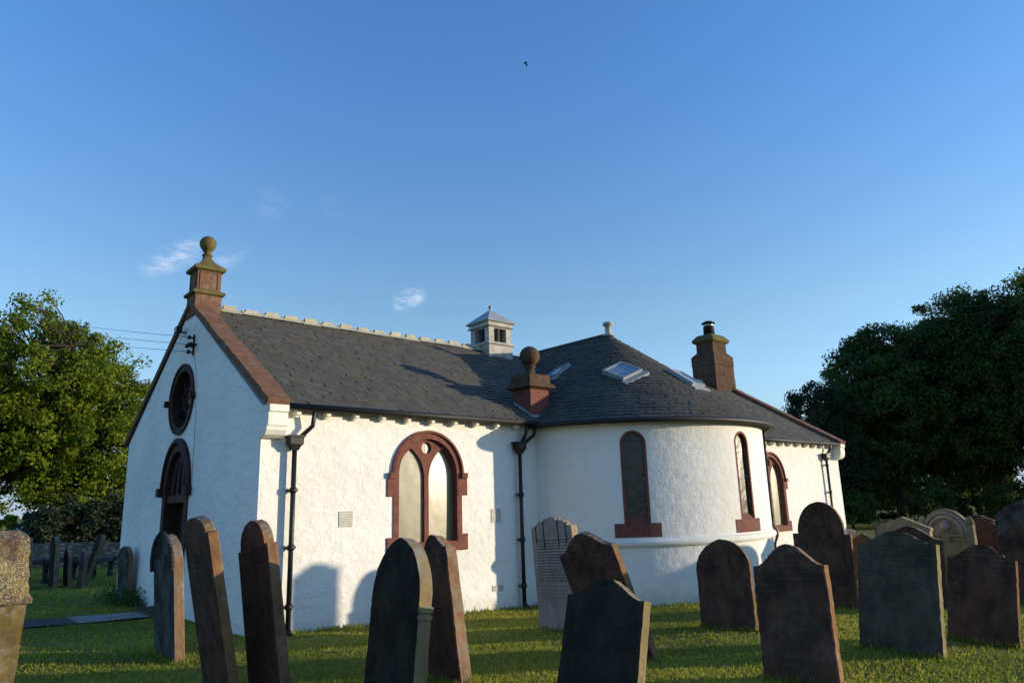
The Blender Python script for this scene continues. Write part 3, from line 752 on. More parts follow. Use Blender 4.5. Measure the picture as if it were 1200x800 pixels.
# thin pipe and cable at the east side of the apse
mb = MB(); a = R(37)
mb.tube([apse_pt(a, 3.68, AR+.06), apse_pt(a, 1.25, AR+.06), apse_pt(a, 1.15, AR+.15), apse_pt(a, 1.0, AR+.14), apse_pt(a, .8, AR+.06), apse_pt(a, -.2, AR+.06)], .035, 10)
for z in (3.3, 2.3, 1.5): mb.tube([apse_pt(a, z-.04, AR+.06), apse_pt(a, z+.04, AR+.06)], .052, 10)
part(mb, 'downpipe', M['black_iron'])

# great window in the south wall (and its twin at the east end)
def great_window(cx, z0, zs, hw_, ht, sill_z):
    fr = MB(); y = S_fn(0)
    out = arch_outline(cx, hw_+.025, z0, zs, ht+.025, 32); inn = arch_outline(cx, hw_-.10, z0, zs, ht-.10, 32)
    # surround proud of the wall
    def ring(o_, i_, d0, d1):
        n = len(o_)
        for k in range(1, n):
            k2 = (k+1) % n
            A, B, C_, D_ = o_[k], o_[k2], i_[k2], i_[k]
            if k2 == 0: A, B, C_, D_ = o_[k], o_[0], i_[0], i_[k]
            fr.poly([y(*A, d0), y(*B, d0), y(*C_, d0), y(*D_, d0)]); fr.poly([y(*A, d0), y(*A, d1), y(*B, d1), y(*B, d0)]); fr.poly([y(*D_, d0), y(*C_, d0), y(*C_, d1), y(*D_, d1)])
    ring(out, inn, -.02, .30)
    arc_o = [p for p in arch_outline(cx, hw_+.07, zs, zs, ht+.07, 32)]; arc_i = [p for p in arch_outline(cx, hw_+.02, zs, zs, ht+.02, 32)]
    n = len(arc_o)
    for k in range(1, n-1):   # hood mould
        A, B, C_, D_ = arc_o[k], arc_o[k+1], arc_i[k+1], arc_i[k]
        fr.poly([y(*A, -.05), y(*B, -.05), y(*C_, -.065), y(*D_, -.065)]); fr.poly([y(*A, -.05), y(*A, .0), y(*B, .0), y(*B, -.05)]); fr.poly([y(*D_, -.065), y(*C_, -.065), y(*C_, .0), y(*D_, .0)])
    w = part(fr, 'window', M['red_paint'])
    bl = MB()
    for s in (-1, 1):
        x0 = cx+s*(hw_+.02); e = cx+s*(hw_+.165)
        bl.box((min(x0-s*.10, e), -.028, 2.19), (max(x0-s*.10, e), .05, 2.54)); 
        bl.box((cx+s*(hw_+.07)-.075, -.085, zs-.065), (cx+s*(hw_+.07)+.075, -.02, zs+.045))
        bl.box((min(x0-s*.10, e), -.028, sill_z), (max(x0-s*.10, e), .05, sill_z+.32))
    subs(bl, 'quoin', M['red_paint'], w, .01)
    sl = MB(); sl.box((cx-hw_-.06, -.075, sill_z+.01), (cx+hw_+.06, .30, sill_z+.19)); o = sub(sl, 'sill', M['red_paint'], w); bevel(o, .012)
    # tracery: two pointed lights under an oculus
    tr = MB(); hi = hw_-.09; hti = ht-.09; lw = hi/2; m_ = .045
    outer = arch_outline(cx, hi, sill_z+.1, zs, hti, 36)
    def light(c):
        c = c+(.018 if c > cx else -.018)
        hwl = lw-.034; r = hwl*2.25; zz0 = zs-.075
        pts = [(c-hwl, sill_z+.2), (c+hwl, sill_z+.2), (c+hwl, zz0)]
        # right arc centred left of the light, meeting at the apex
        cxr = c+hwl-r; apex = math.sqrt(max(.01, r*r-(r-hwl)**2)); a1 = math.asin(apex/r)
        pts += [(cxr+r*math.cos(a1*t), zz0+r*math.sin(a1*t)) for t in np.linspace(.12, 1, 9)]
        cxl = c-hwl+r
        pts += [(cxl-r*math.cos(a1*t), zz0+r*math.sin(a1*t)) for t in np.linspace(.88, .0, 9)]
        return pts
    lights = [light(cx-lw), light(cx+lw)]
    oc = [(cx+.120*math.cos(a_), zs+hti*.745+.120*math.sin(a_)) for a_ in np.linspace(0, 2*math.pi, 21)[:-1]]
    tr.extrude(outer, y, .065, .15, holes=lights+[oc])
    sub(tr, 'tracery', M['red_paint'], w)
    for sg in (-1, 1):      # two leaded panes; the right-hand one has bowed a little and catches the sun
        pn = MB(); N_ = 14; xa, xb = (cx-hi, cx-.004) if sg < 0 else (cx+.004, cx+hi)
        zs_ = np.linspace(sill_z+.1, zs+hti, 26)
        bow = .0 if sg < 0 else .028
        gp = lambda xx, zz: (xx, .118 - bow*math.sin(math.pi*(zz-sill_z)/(zs+hti-sill_z))*.6 + (.034*(xx-xa) if sg > 0 else 0), zz)
        xs_ = np.linspace(xa, xb, N_)
        for za_, zb_ in zip(zs_, zs_[1:]):
            for xa_, xb_ in zip(xs_, xs_[1:]): pn.poly([gp(xa_, za_), gp(xb_, za_), gp(xb_, zb_), gp(xa_, zb_)], None, 0, True)
        pm_ = pn.build('pane', M['pane']); bm_ = bmesh.new(); bm_.from_mesh(pm_.data); bmesh.ops.remove_doubles(bm_, verts=bm_.verts, dist=1e-5)
        # cut the corners that would stand outside the arch
        kill = [f for f in bm_.faces if f.calc_center_median().z > zs and ((f.calc_center_median().x-cx)/(hw_+.03))**2+((f.calc_center_median().z-zs)/(ht+.03))**2 > 1]
        bmesh.ops.delete(bm_, geom=kill, context='FACES'); bmesh.ops.recalc_face_normals(bm_, faces=bm_.faces)
        if sum(f.normal.y for f in bm_.faces) > 0: bmesh.ops.reverse_faces(bm_, faces=bm_.faces)
        bm_.to_mesh(pm_.data); bm_.free(); pm_.parent = w

    cl = MB()
    for l_ in (-lw, lw):
        for s in (-1, 1):
            for z in (1.75, 2.1, 2.6): cl.box((cx+l_+s*(lw-m_-.02)-.01, .095, z-.012), (cx+l_+s*(lw-m_-.02)+.01, .121, z+.012))
    subs(cl, 'clip', M['lead'], w)
great_window(3.46, 1.25, 2.60, .80, .82, 1.11); great_window(16.90, 1.0, 2.50, .80, .82, .86)

# west gable: round window and arched door
fr = MB(); N = 40
def ringW(r0, r1, x0, x1, ry=.95):
    for k in range(N):
        a0, a1 = 2*math.pi*k/N, 2*math.pi*(k+1)/N; p = lambda r, a, x: (x, CW[0]+r*math.cos(a), CW[1]+r*ry*math.sin(a))
        fr.poly([p(r0, a0, x0), p(r1, a0, x0), p(r1, a1, x0), p(r0, a1, x0)]); fr.poly([p(r1, a0, x0), p(r1, a0, x1), p(r1, a1, x1), p(r1, a1, x0)]); fr.poly([p(r0, a0, x0), p(r0, a1, x0), p(r0, a1, x1), p(r0, a0, x1)])
ringW(.66, .82, -.02, .25); ringW(.77, .83, -.045, -.01)
w = part(fr, 'window', mat_flat('dark red painted stone', (.055, .026, .022), .8, .3, 4, .004)); M['dark_red'] = w.data.materials[0]
fr2 = MB()
for s in (-1, 1): fr2.box((-.12, CW[0]+s*.86-.05, CW[1]-.09), (-.02, CW[0]+s*.86+.05, CW[1]+.05))
subs(fr2, 'label_stop', M['dark_red'], w)
pn = MB(); pn.poly([(.16, CW[0]+.67*math.cos(a), CW[1]+.64*math.sin(a)) for a in np.linspace(0, 2*math.pi, 33)[:-1]]); sub(pn, 'pane', M['dark_glass'], w)
tr = MB()
for k in range(4):
    a = k*math.pi/4+.2; d = Vector((0, math.cos(a), math.sin(a)*.95)); c = Vector((.11, *CW)); tr.tube([c-d*.66, c+d*.66], .010, 6)
tr.tube([(.11, CW[0]+.26*math.cos(a), CW[1]+.25*math.sin(a)) for a in np.linspace(0, 2*math.pi, 25)], .018, 6, caps=False)
sub(tr, 'tracery', M['dark_red'], w)
fr = MB(); dout = arch_outline(4.42, .86, -.1, 2.52, .98, 30); din = arch_outline(4.42, .66, -.1, 2.52, .78, 30)
for k in range(1, len(dout)):
    k2 = (k+1) % len(dout); A, B, C_, D_ = dout[k], dout[k2], din[k2], din[k]
    if k2 == 0: pass
    fr.poly([W_fn(*A, -.03), W_fn(*B, -.03), W_fn(*C_, -.03), W_fn(*D_, -.03)]); fr.poly([W_fn(*D_, -.03), W_fn(*C_, -.03), W_fn(*C_, .40), W_fn(*D_, .40)]); fr.poly([W_fn(*A, -.03), W_fn(*B, -.03), W_fn(*B, .02), W_fn(*A, .02)])
dr = part(fr, 'doorway', M['dark_red'])
hm = MB()
ho = arch_outline(4.42, .95, 2.5, 2.52, 1.07, 30); hi_ = arch_outline(4.42, .85, 2.5, 2.52, .97, 30)
for k in range(1, len(ho)-1):
    A, B, C_, D_ = ho[k], ho[k+1], hi_[k+1], hi_[k]
    hm.poly([W_fn(*A, -.07), W_fn(*B, -.07), W_fn(*C_, -.09), W_fn(*D_, -.09)]); hm.poly([W_fn(*A, -.07), W_fn(*A, .01), W_fn(*B, .01), W_fn(*B, -.07)]); hm.poly([W_fn(*D_, -.09), W_fn(*C_, -.09), W_fn(*C_, .01), W_fn(*D_, .01)])
for s in (-1, 1): hm.box((-.13, 4.42+s*.94-.08, 2.36), (-.01, 4.42+s*.94+.08, 2.55))
sub(hm, 'hood_mould', M['dark_red'], dr)
ty = MB(); ty.extrude(arch_outline(4.42, .66, 2.36, 2.52, .78, 24), W_fn, .08, .2); ty.box((.02, 3.74, 2.22), (.2, 5.10, 2.37))
for s in (-.33, 0, .33): ty.tube([(.07, 4.42+s, 2.4), (.07, 4.42+s*.9, 2.85), (.07, 4.42+s*.4, 3.1)], .035, 6)
sub(ty, 'tympanum', M['dark_red'], dr)
dl = MB(); 
for k in range(8): dl.box((.30, 3.765+k*.164, -.05), (.34, 3.765+k*.164+.158, 2.23))
sub(dl, 'door_leaf', M['wood'], dr)
st = MB(); st.box((-.45, 3.6, -.3), (.30, 5.24, .09)); o = part(st, 'door_step', M['chimney_stone']); bevel(o, .02)

# small fittings
def vent(x0, z0, x1, z1):
    v = MB(); v.box((x0, -.012, z0), (x1, .03, z1)); o = part(v, 'vent', M['vent'])
    g = MB(); nz_ = 7
    for k in range(nz_): zc = z0+(z1-z0)*(k+.5)/nz_; g.box((x0+.02, -.0145, zc-.007), (x1-.02, -.011, zc+.007))
    for k in range(6): xc_ = x0+(x1-x0)*(k+.5)/6; 
    sub(g, 'slot', mat_flat('vent slots', (.40, .38, .33)), o)
vent(1.50, 1.67, 1.78, 1.95); vent(5.07, 1.61, 5.34, 1.90); vent(5.06, .22, 5.36, .34)
fl = MB(); fl.box((-.30, 4.80, 6.10-.62), (-.12, 5.04, 6.30-.62)) if False else fl.box((-.22, 4.48, 5.95), (-.10, 4.68, 6.09)); fl.tube([(-.14, 4.58, 6.0), (0, 4.58, 5.97)], .02, 6)
fo = part(fl, 'floodlight', M['iron'])
gl = MB(); gl.box((-.227, 4.50, 5.965), (-.221, 4.66, 6.075)); sub(gl, 'lens', M['lead'], fo)
br = MB(); br.box((-.04, 3.865, 5.33), (-.003, 3.895, 5.80)); 
for k in range(3): br.tube([(0, 3.88, 5.72-.16*k), (-.12, 3.88, 5.72-.16*k)], .018, 6)
for k in range(2): br.tube([(0, 3.88-.13*(k-.5)*2, 5.55), (-.12, 3.88-.13*(k-.5)*2, 5.55)], .018, 6)
br.box((-.03, 3.72, 5.54), (-.003, 4.04, 5.565))
bo = part(br, 'wire_bracket', M['iron'])
ins = MB()
for k in range(3): ins.lathe((-.12, 3.88, 5.68-.16*k), [(.015, 0), (.042, .01), (.034, .04), (.045, .05), (.015, .09)], n=10)
for k in range(2): ins.lathe((-.12, 3.88-.13*(k-.5)*2, 5.51), [(.015, 0), (.04, .01), (.04, .06), (.015, .08)], n=10)
subs(ins, 'insulator', M['iron'], bo)
cb = MB(); cb.tube([(-.012, 3.86, 5.35), (-.012, 3.6, 4.9), (-.012, 3.44, 3.9), (-.012, 3.42, 2.4)], .006, 6); sub(cb, 'cable', M['vent'], bo)

# overhead wires to the left tree
ends = [pt(0, 361, 60), pt(0, 371, 60), pt(0, 382, 60)]
for k, (lab, e) in enumerate(zip(('uppermost of three thin wires from the gable towards the left tree', 'middle one of three thin wires from the gable towards the left tree', 'lowest of three thin wires from the gable towards the left tree'), ends)):
    a = Vector((-.13, 3.88, 5.73-.16*k)); pts = []
    for t in np.linspace(0, 1, 24):
        p = a.lerp(e, t); p.z -= .55*4*t*(1-t)*.5; pts.append(p)
    mb = MB(); mb.tube(pts, .006, 5); tag(mb.build('overhead_wire', M['iron']), lab, 'wire', 'overhead wires to the gable')

# ------------------------------------------------------------------ gravestones
def outline(kind, w, hs, ht):
    h = w/2; pts = [(-h, -.30), (-h, hs)]; top = []
    if kind == 'pointed':
        rise = ht-hs
        for t in np.linspace(.06, 1, 12): top.append((-h*(1-t)**1.0 if False else -h*math.cos(t*math.pi/2)**1.25, hs+rise*math.sin(t*math.pi/2)**.92))
        top += [(-x, z) for x, z in top[-2::-1]]
    elif kind == 'round':
        top = [(-h*math.cos(a), hs+(ht-hs)*math.sin(a)) for a in np.linspace(.08, math.pi-.08, 26)]
    elif kind == 'shoulder':
        k = .80
        top = [(-h, hs), (-h*k-.0, hs)] + [(-h*k*math.cos(a), hs+.02+(ht-hs-.02)*math.sin(a)) for a in np.linspace(.0, math.pi, 26)] + [(h*k, hs), (h, hs)]
        pts = pts[:1]; 
    elif kind == 'ogee':
        for s in np.linspace(-1, 1, 33):
            a = abs(s); f = 0 if a > .90 else ((1+math.cos(math.pi*a/.90))/2)**.80
            top.append((h*s*.999, hs+(ht-hs)*f))
        pts = pts[:1]
    elif kind == 'lobed':
        def lobe(c, hw_, zb, zt_): return [(c-hw_*math.cos(a), zb+(zt_-zb)*math.sin(a)) for a in np.linspace(.15, math.pi-.15, 9)]
        r_ = ht-hs
        top = lobe(-h*.86, h*.14, hs-.02, hs+r_*.18) + lobe(-h*.50, h*.20, hs+r_*.15, hs+r_*.66) + lobe(0, h*.32, hs+r_*.42, ht) + lobe(h*.50, h*.20, hs+r_*.15, hs+r_*.66) + lobe(h*.86, h*.14, hs-.02, hs+r_*.18)
    elif kind == 'gable':
        top = [(-h*1.04, hs), (-h*1.04, hs+.06), (0, ht), (h*1.04, hs+.06), (h*1.04, hs)]
    elif kind == 'double':
        top = [(-h*(1-t)-.0, hs+(ht-hs)*(.55*math.sin(t*math.pi))) for t in np.linspace(.08, .42, 6)] + [(h*.62*math.cos(a)*-1, hs+.04+(ht-hs-.04)*math.sin(a)) for a in np.linspace(.5, math.pi-.5, 14)] + [(h*(1-t), hs+(ht-hs)*(.55*math.sin(t*math.pi))) for t in np.linspace(.42, .08, 6)]
    elif kind == 'flat':
        top = [(-h, hs), (-h*.55, ht-.01), (h*.5, ht), (h, hs+.01)]; pts = pts[:1]
    raw = pts + top + ([(h, hs)] if len(pts) == 2 else []) + [(h, -.30)]
    # resample and roughen, as weathering does
    out = []
    for (x0, z0), (x1, z1) in zip(raw, raw[1:]):
        d = math.hypot(x1-x0, z1-z0); n = max(1, int(d/.06))
        for k in range(n): out.append((x0+(x1-x0)*k/n, z0+(z1-z0)*k/n))
    out.append(raw[-1])
    return out
def inset(pl, d):
    n = len(pl); r_ = []
    for i in range(n):
        p0, p1, p2 = pl[i-1], pl[i], pl[(i+1) % n]
        ex, ez = p2[0]-p0[0], p2[1]-p0[1]; l_ = math.hypot(ex, ez) or 1
        r_.append((p1[0]-ez/l_*-d*-1 if False else p1[0]+(-ez/l_)*-d*-1*1.0, p1[1]+(ex/l_)*d*1.0) if False else (p1[0]+ez/l_*d, p1[1]-ex/l_*d))
    return r_
def stone_mesh(kind, w, hs, ht, th, rough=.0024, rnd=.012):
    pl = outline(kind, w, hs, ht); rr = random.Random(int(w*1e4+ht*1e3))
    pl = [(x+rr.gauss(0, rough), z+rr.gauss(0, rough)) for x, z in pl]
    area = sum(a[0]*b[1]-b[0]*a[1] for a, b in zip(pl, pl[1:]+pl[:1]))
    d = rnd if area < 0 else -rnd      # inset() moves towards the inside for clockwise outlines
    ins = inset(pl, d); mb = MB(); n = len(pl); y0, y1 = -th/2, th/2
    rings = []
    for pts_, y in ((ins, y0), (pl, y0+rnd), (pl, -th/6), (pl, th/6), (pl, y1-rnd), (ins, y1)):
        rings.append([mb.vert((x+(rr.gauss(0, rough*.6) if abs(y) < y1-.001 else 0), y, z+(rr.gauss(0, rough*.6) if abs(y) < y1-.001 else 0))) for x, z in pts_])
    for A, B in zip(rings, rings[1:]):
        for j in range(n):
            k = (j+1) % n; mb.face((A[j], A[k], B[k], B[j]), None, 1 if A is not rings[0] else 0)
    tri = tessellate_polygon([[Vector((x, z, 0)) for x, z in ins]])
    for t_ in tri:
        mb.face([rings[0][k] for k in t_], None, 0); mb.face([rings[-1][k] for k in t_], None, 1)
    return mb

def sandstone(name, front, side, **k): return (mat_stone(name+' face', *front, lines=True, **k.get('f', {})), mat_stone(name+' side', *side, top=.85, **k.get('s', {})))  # face colours darkened for shade besides algae, side colours lighter for sun
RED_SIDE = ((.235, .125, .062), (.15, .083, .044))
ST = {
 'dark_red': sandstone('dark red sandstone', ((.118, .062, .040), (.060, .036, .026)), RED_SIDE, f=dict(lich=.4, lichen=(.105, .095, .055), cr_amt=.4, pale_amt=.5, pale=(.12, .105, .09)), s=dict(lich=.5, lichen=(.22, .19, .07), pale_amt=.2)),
 'black': sandstone('front-shaded black stone', ((.044, .036, .026), (.024, .020, .015)), ((.23, .18, .085), (.19, .13, .07)), f=dict(lich=.1, lichen=(.04, .045, .035), cr_amt=.4, pale_amt=.5, pale=(.075, .068, .055)), s=dict(lich=.55, lichen=(.25, .23, .09), pale_amt=.5, pale=(.40, .40, .30))),
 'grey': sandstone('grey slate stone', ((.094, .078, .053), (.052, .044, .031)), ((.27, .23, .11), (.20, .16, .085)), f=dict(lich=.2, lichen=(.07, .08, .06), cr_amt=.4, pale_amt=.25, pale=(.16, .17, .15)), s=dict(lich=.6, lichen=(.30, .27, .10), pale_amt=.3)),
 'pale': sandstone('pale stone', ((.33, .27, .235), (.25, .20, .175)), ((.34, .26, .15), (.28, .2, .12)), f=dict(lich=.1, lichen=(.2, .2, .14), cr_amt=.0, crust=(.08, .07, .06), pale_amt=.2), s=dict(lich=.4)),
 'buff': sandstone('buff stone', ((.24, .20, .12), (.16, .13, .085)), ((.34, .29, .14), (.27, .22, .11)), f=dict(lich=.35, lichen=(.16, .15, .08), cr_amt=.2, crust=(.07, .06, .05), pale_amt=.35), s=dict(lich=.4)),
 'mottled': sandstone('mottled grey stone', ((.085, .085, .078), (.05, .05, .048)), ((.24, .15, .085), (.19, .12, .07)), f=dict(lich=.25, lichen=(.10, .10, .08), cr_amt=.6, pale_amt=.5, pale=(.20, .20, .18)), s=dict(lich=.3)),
}
GR = 'gravestones in the churchyard'
def gravestone(kind, mat, label, p, rough=.0024):
    x, y, yaw, roll, pitch, w, hs, ht, th = p
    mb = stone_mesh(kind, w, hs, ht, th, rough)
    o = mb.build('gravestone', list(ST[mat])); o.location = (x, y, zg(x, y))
    o.rotation_mode = 'XYZ'
    o.matrix_world = Matrix.Translation((x, y, zg(x, y))) @ Matrix.Rotation(yaw, 4, 'Z') @ Matrix.Rotation(roll, 4, 'Y') @ Matrix.Rotation(pitch, 4, 'X')
    for pl in o.data.polygons: pl.use_smooth = False
    tag(o, label, 'gravestone', GR); return o
def local_part(o, mb, name, mats):
    c = mb.build(name, mats); c.parent = o; return c
G = {}
G['A'] = gravestone('pointed', 'mottled', 'slim grey headstone with pointed arch top and hooded edge, upright before the shaded gable', (-1.484, -.829, -1.625, -.062, .065, 1.10, 1.231, 1.671, .141))
G['B'] = gravestone('shoulder', 'dark_red', 'tall red headstone leaning left with small domed head, just right of the hooded pointed one', (-1.948, -4.150, -1.596, .007, .199, .807, 1.663, 1.810, .111))
G['C'] = gravestone('shoulder', 'dark_red', 'tall red headstone with broad domed head, leaning left in front of the church corner', (-1.572, -4.428, -1.544, -.158, .074, .721, 1.460, 1.740, .126))
G['D'] = gravestone('pointed', 'black', 'black faced pointed headstone with yellow lichen edge, in front of the two-light window', (-.900, -5.674, -1.538, -.070, -.143, .823, .900, 1.484, .169))
G['E'] = gravestone('ogee', 'dark_red', 'dark leaning headstone half hidden behind the black pointed one', (-.062, -5.458, -1.458, -.344, -.168, .50, 1.380, 1.590, .173))
G['F'] = gravestone('lobed', 'pale', 'pale pink headstone with scalloped top and lines of worn lettering, beside the black downpipe', (3.713, -3.387, -1.553, -.057, .026, .933, 1.607, 1.780, .162))
G['G'] = gravestone('ogee', 'dark_red', 'strongly tilted red headstone with curved shoulders, in front of the apse', (2.321, -5.837, -1.615, -.180, .264, .961, 1.348, 1.565, .111))
G['H'] = gravestone('ogee', 'black', 'low broad black faced headstone with curved shoulders, overlapping the tilted red one', (.264, -7.221, -1.531, .004, -.256, .915, .885, 1.053, .127))
G['I'] = gravestone('pointed', 'dark_red', 'dark pointed headstone standing close to the right of the apse wall shadow', (5.119, -5.517, -1.571, -.098, -.133, .949, .892, 1.333, .086))
G['J'] = gravestone('ogee', 'dark_red', 'large dark red headstone with curved shoulders, leaning, nearest in the right half', (2.140, -8.203, -1.405, -.050, -.130, .722, 1.084, 1.296, .152))
G['K'] = gravestone('shoulder', 'dark_red', 'tall dark headstone with big semicircular head, in front of the end of the church', (8.675, -5.376, -1.376, .018, -.018, 1.033, 1.351, 1.938, .124))
G['L'] = gravestone('ogee', 'grey', 'broad grey slab headstone with yellow lichen edge and low curved top', (4.316, -8.285, -1.652, -.020, -.245, .948, 1.254, 1.409, .109))
G['M'] = gravestone('ogee', 'dark_red', 'dark headstone with low curved top at the right, beside the broad grey slab', (5.935, -8.656, -1.647, .014, -.310, .812, 1.044, 1.233, .092))
uq = pt(149.5, 666, 16.6)
G['U'] = gravestone('shoulder', 'mottled', 'grey headstone with rounded top, close against the far corner of the gable', (uq.x, uq.y, -1.45, -.0, .06, .62, 1.12, 1.28, .12))
yw = -1.57
G['N'] = gravestone('gable', 'dark_red', 'small brown headstone peeping out behind the big semicircular one', (16.2, -2.88, yw, .08, 0, .60, .98, 1.24, .12))
G['O'] = gravestone('gable', 'buff', 'buff headstone with shallow gabled top, behind the broad grey slab', (13.72, -4.95, yw, .03, 0, 1.18, 1.36, 1.66, .2))
G['P'] = gravestone('ogee', 'dark_red', 'dark red headstone with curved top, wedged between the grey slab and the buff gabled one', (9.99, -6.41, yw, .06, 0, 1.12, 1.22, 1.437, .1))
G['Q'] = gravestone('round', 'buff', 'ornate pale headstone with carved arched head between two pilasters', (15.03, -5.47, yw, .02, 0, 1.05, 1.22, 1.79, .16))
G['R'] = gravestone('double', 'dark_red', 'mottled brown headstone with shallow lobed top, right of the ornate pale one', (18.74, -5.25, yw, .0, 0, 1.10, 1.22, 1.466, .14))
G['S'] = gravestone('round', 'mottled', 'broad round topped headstone at the right edge of the churchyard', (14.69, -7.34, yw, .0, 0, 1.36, 1.40, 1.86, .16))
for kind, mt, lab, (u_, v_, D_, w_, sh) in (
    ('round', 'dark_red', 'plain brown round topped headstone seen between the ornate pale one and mottled brown one', (1141, 603, 23, .85, .3)),
    ('ogee', 'buff', 'weathered buff headstone behind the shoulder of the ornate pale one', (1088, 607, 24, .9, .3)),
    ('shoulder', 'dark_red', 'narrow dark headstone just left of the broad round topped one at the right edge', (1164, 612, 17.5, .55, .3)),
    ('round', 'mottled', 'grey rounded headstone behind the buff gabled one', (1040, 608, 26, .9, .35)),
    ('ogee', 'dark_red', 'dark brown headstone at the extreme right, half behind the broad round topped one', (1196, 612, 13, .8, .2))):
    q_ = pt(u_, v_, D_); zt_ = q_.z-zg(q_.x, q_.y); gravestone(kind, mt, lab, (q_.x, q_.y, yw+random.uniform(-.06, .06), random.uniform(-.05, .05), random.uniform(-.03, .03), w_, zt_-sh, zt_, .13))
# details carved on single stones
# A: hood moulding round its head
mb = MB(); pl = [p for p in outline('pointed', 1.10+.06, 1.231, 1.671+.03) if p[1] > 1.12]
for (x0, z0), (x1, z1) in zip(pl, pl[1:]): mb.tube([(x0, -.085, z0), (x1, -.085, z1)], .032, 6)
local_part(G['A'], mb, 'hood_mould', list(ST['mottled'])[:1])
# D: moulded kneelers and an upper thicker head
mb = MB()
for s in (-1, 1):
    for zc, e, hh in ((.80, .016, .03), (.73, .008, .025)): mb.box((s*.40-.03, -.078, zc-hh), (s*.405+s*e+.012*s if s > 0 else s*.40+.03, .09, zc+hh)) if s > 0 else mb.box((-.412-e, -.078, zc-hh), (-.37, .09, zc+hh))
for q_ in pieces(mb): bevel(local_part(G['D'], q_, 'kneeler', [ST['black'][1]]), .012)
# F: dark strips for the flutes between the lobes and rows of worn lettering (illegible)
mb = MB(); rr = random.Random(3)
for row in range(15):
    z = 1.40-.045*row; x = -.36+(.10*rr.random() if row < 3 else rr.random()*.03); xe = .36-(.10*rr.random() if row % 4 == 3 else .02)
    while x < xe:
        wl_ = rr.uniform(.02, .09); x2 = min(x+wl_, xe); xx = x
        while xx < x2:
            g = rr.uniform(.006, .011); mb.box((xx, -.0835, z+rr.uniform(0, .004)), (xx+g*.55, -.079, z+rr.uniform(.014, .02))); xx += g
        x = x2+.014
local_part(G['F'], mb, 'inscription', [mat_flat('worn lettering', (.09, .075, .065), .95)])
mb = MB()
groove = mat_flat('dark flute strip', (.045, .042, .02), .95)
for x, zz0, zz1 in ((-.345, 1.36, 1.63), (-.165, 1.25, 1.70), (.165, 1.30, 1.70), (.345, 1.36, 1.63)):
    mb = MB(); mb.tube([(x, -.079, zz0), (x, -.079, zz1), (x*.97, -.03, zz1+.05)], .012, 6); local_part(G['F'], mb, 'flute', [groove])
# Q: carved arch, pilasters, entablature
mb = MB(); mb.box((-.60, -.10, -.3), (-.44, .08, 1.42)); mb.box((.44, -.10, -.3), (.60, .08, 1.42))
for s in (-1, 1):
    mb.lathe((s*.52, -.01, 1.42), [(.10, 0), (.10, .05), (.085, .10), (.05, .17), (.015, .20)], n=16)
for q_ in pieces(mb): local_part(G['Q'], q_, 'pilaster', [ST['buff'][0]])
mb = MB(); mb.box((-.44, -.12, 1.14), (.44, -.06, 1.20)); mb.box((-.44, -.105, 1.06), (.44, -.07, 1.10)); mb.box((-.08, -.13, 1.02), (.08, -.07, 1.24))
local_part(G['Q'], mb, 'entablature', [ST['buff'][0]])
mb = MB()
for rr_, th_ in ((.46, .024), (.36, .034)):
    mb.tube([(rr_*math.cos(a), -.085, 1.22+rr_*1.05*math.sin(a)) for a in np.linspace(0, math.pi, 20)], th_, 8)
mb.lathe((0, -.07, 1.27), [(.05, 0), (.13, .06), (.12, .16), (.05, .22), (.01, .24)], n=12)
local_part(G['Q'], mb, 'carved_arch', [ST['pale'][0]])
# K: raised border round the head
mb = MB(); mb.tube([(.40*math.cos(a), -.062, 1.37+.55*math.sin(a)) for a in np.linspace(0, math.pi, 24)], .016, 6); local_part(G['K'], mb, 'border', [ST['dark_red'][0]])

# lichen covered monument at the left edge: rough block on a tapering shaft
mon = empty('monument', (-3.99, -2.51, zg(-3.7, -2.7)), 'lichen speckled stone monument with rough block head on a tapering shaft, at the left edge', 'monument')
t = NT('crusted lichen stone', .95); ob = t.coord('Object'); vo = t.n('ShaderNodeTexVoronoi'); vo.inputs['Scale'].default_value = 62; vo.inputs['Randomness'].default_value = 1
dv_ = t.n('ShaderNodeVectorMath', operation='ADD'); nz = t.n('ShaderNodeTexNoise'); nz.inputs['Scale'].default_value = 30; sc = t.n('ShaderNodeVectorMath', operation='SCALE'); sc.inputs['Scale'].default_value = .03
t.l(ob, nz.inputs['Vector']); t.l(nz.outputs['Color'], sc.inputs[0]); t.l(ob, dv_.inputs[0]); t.l(sc.outputs[0], dv_.inputs[1]); t.l(dv_.outputs[0], vo.inputs['Vector'])
spots = t.ramp(vo.outputs['Distance'], .52, .38); mask = t.ramp(t.noise(ob, 5, 4, .6), .38, .52)
c = t.mix(t.ramp(t.noise(ob, 4, 5, .6), .4, .6), (.24, .17, .06), (.13, .085, .065)); c = t.mix(t.math('MULTIPLY', spots, mask), c, (.36, .33, .21)); t.color(c); t.bump(t.math('ADD', t.noise(ob, 30, 5, .6), spots), .012); rough = t.m
mossy = mat_stone('mossy sandstone shaft', (.15, .105, .036), (.095, .065, .03), (.17, .15, .045), .7, pale_amt=.25)
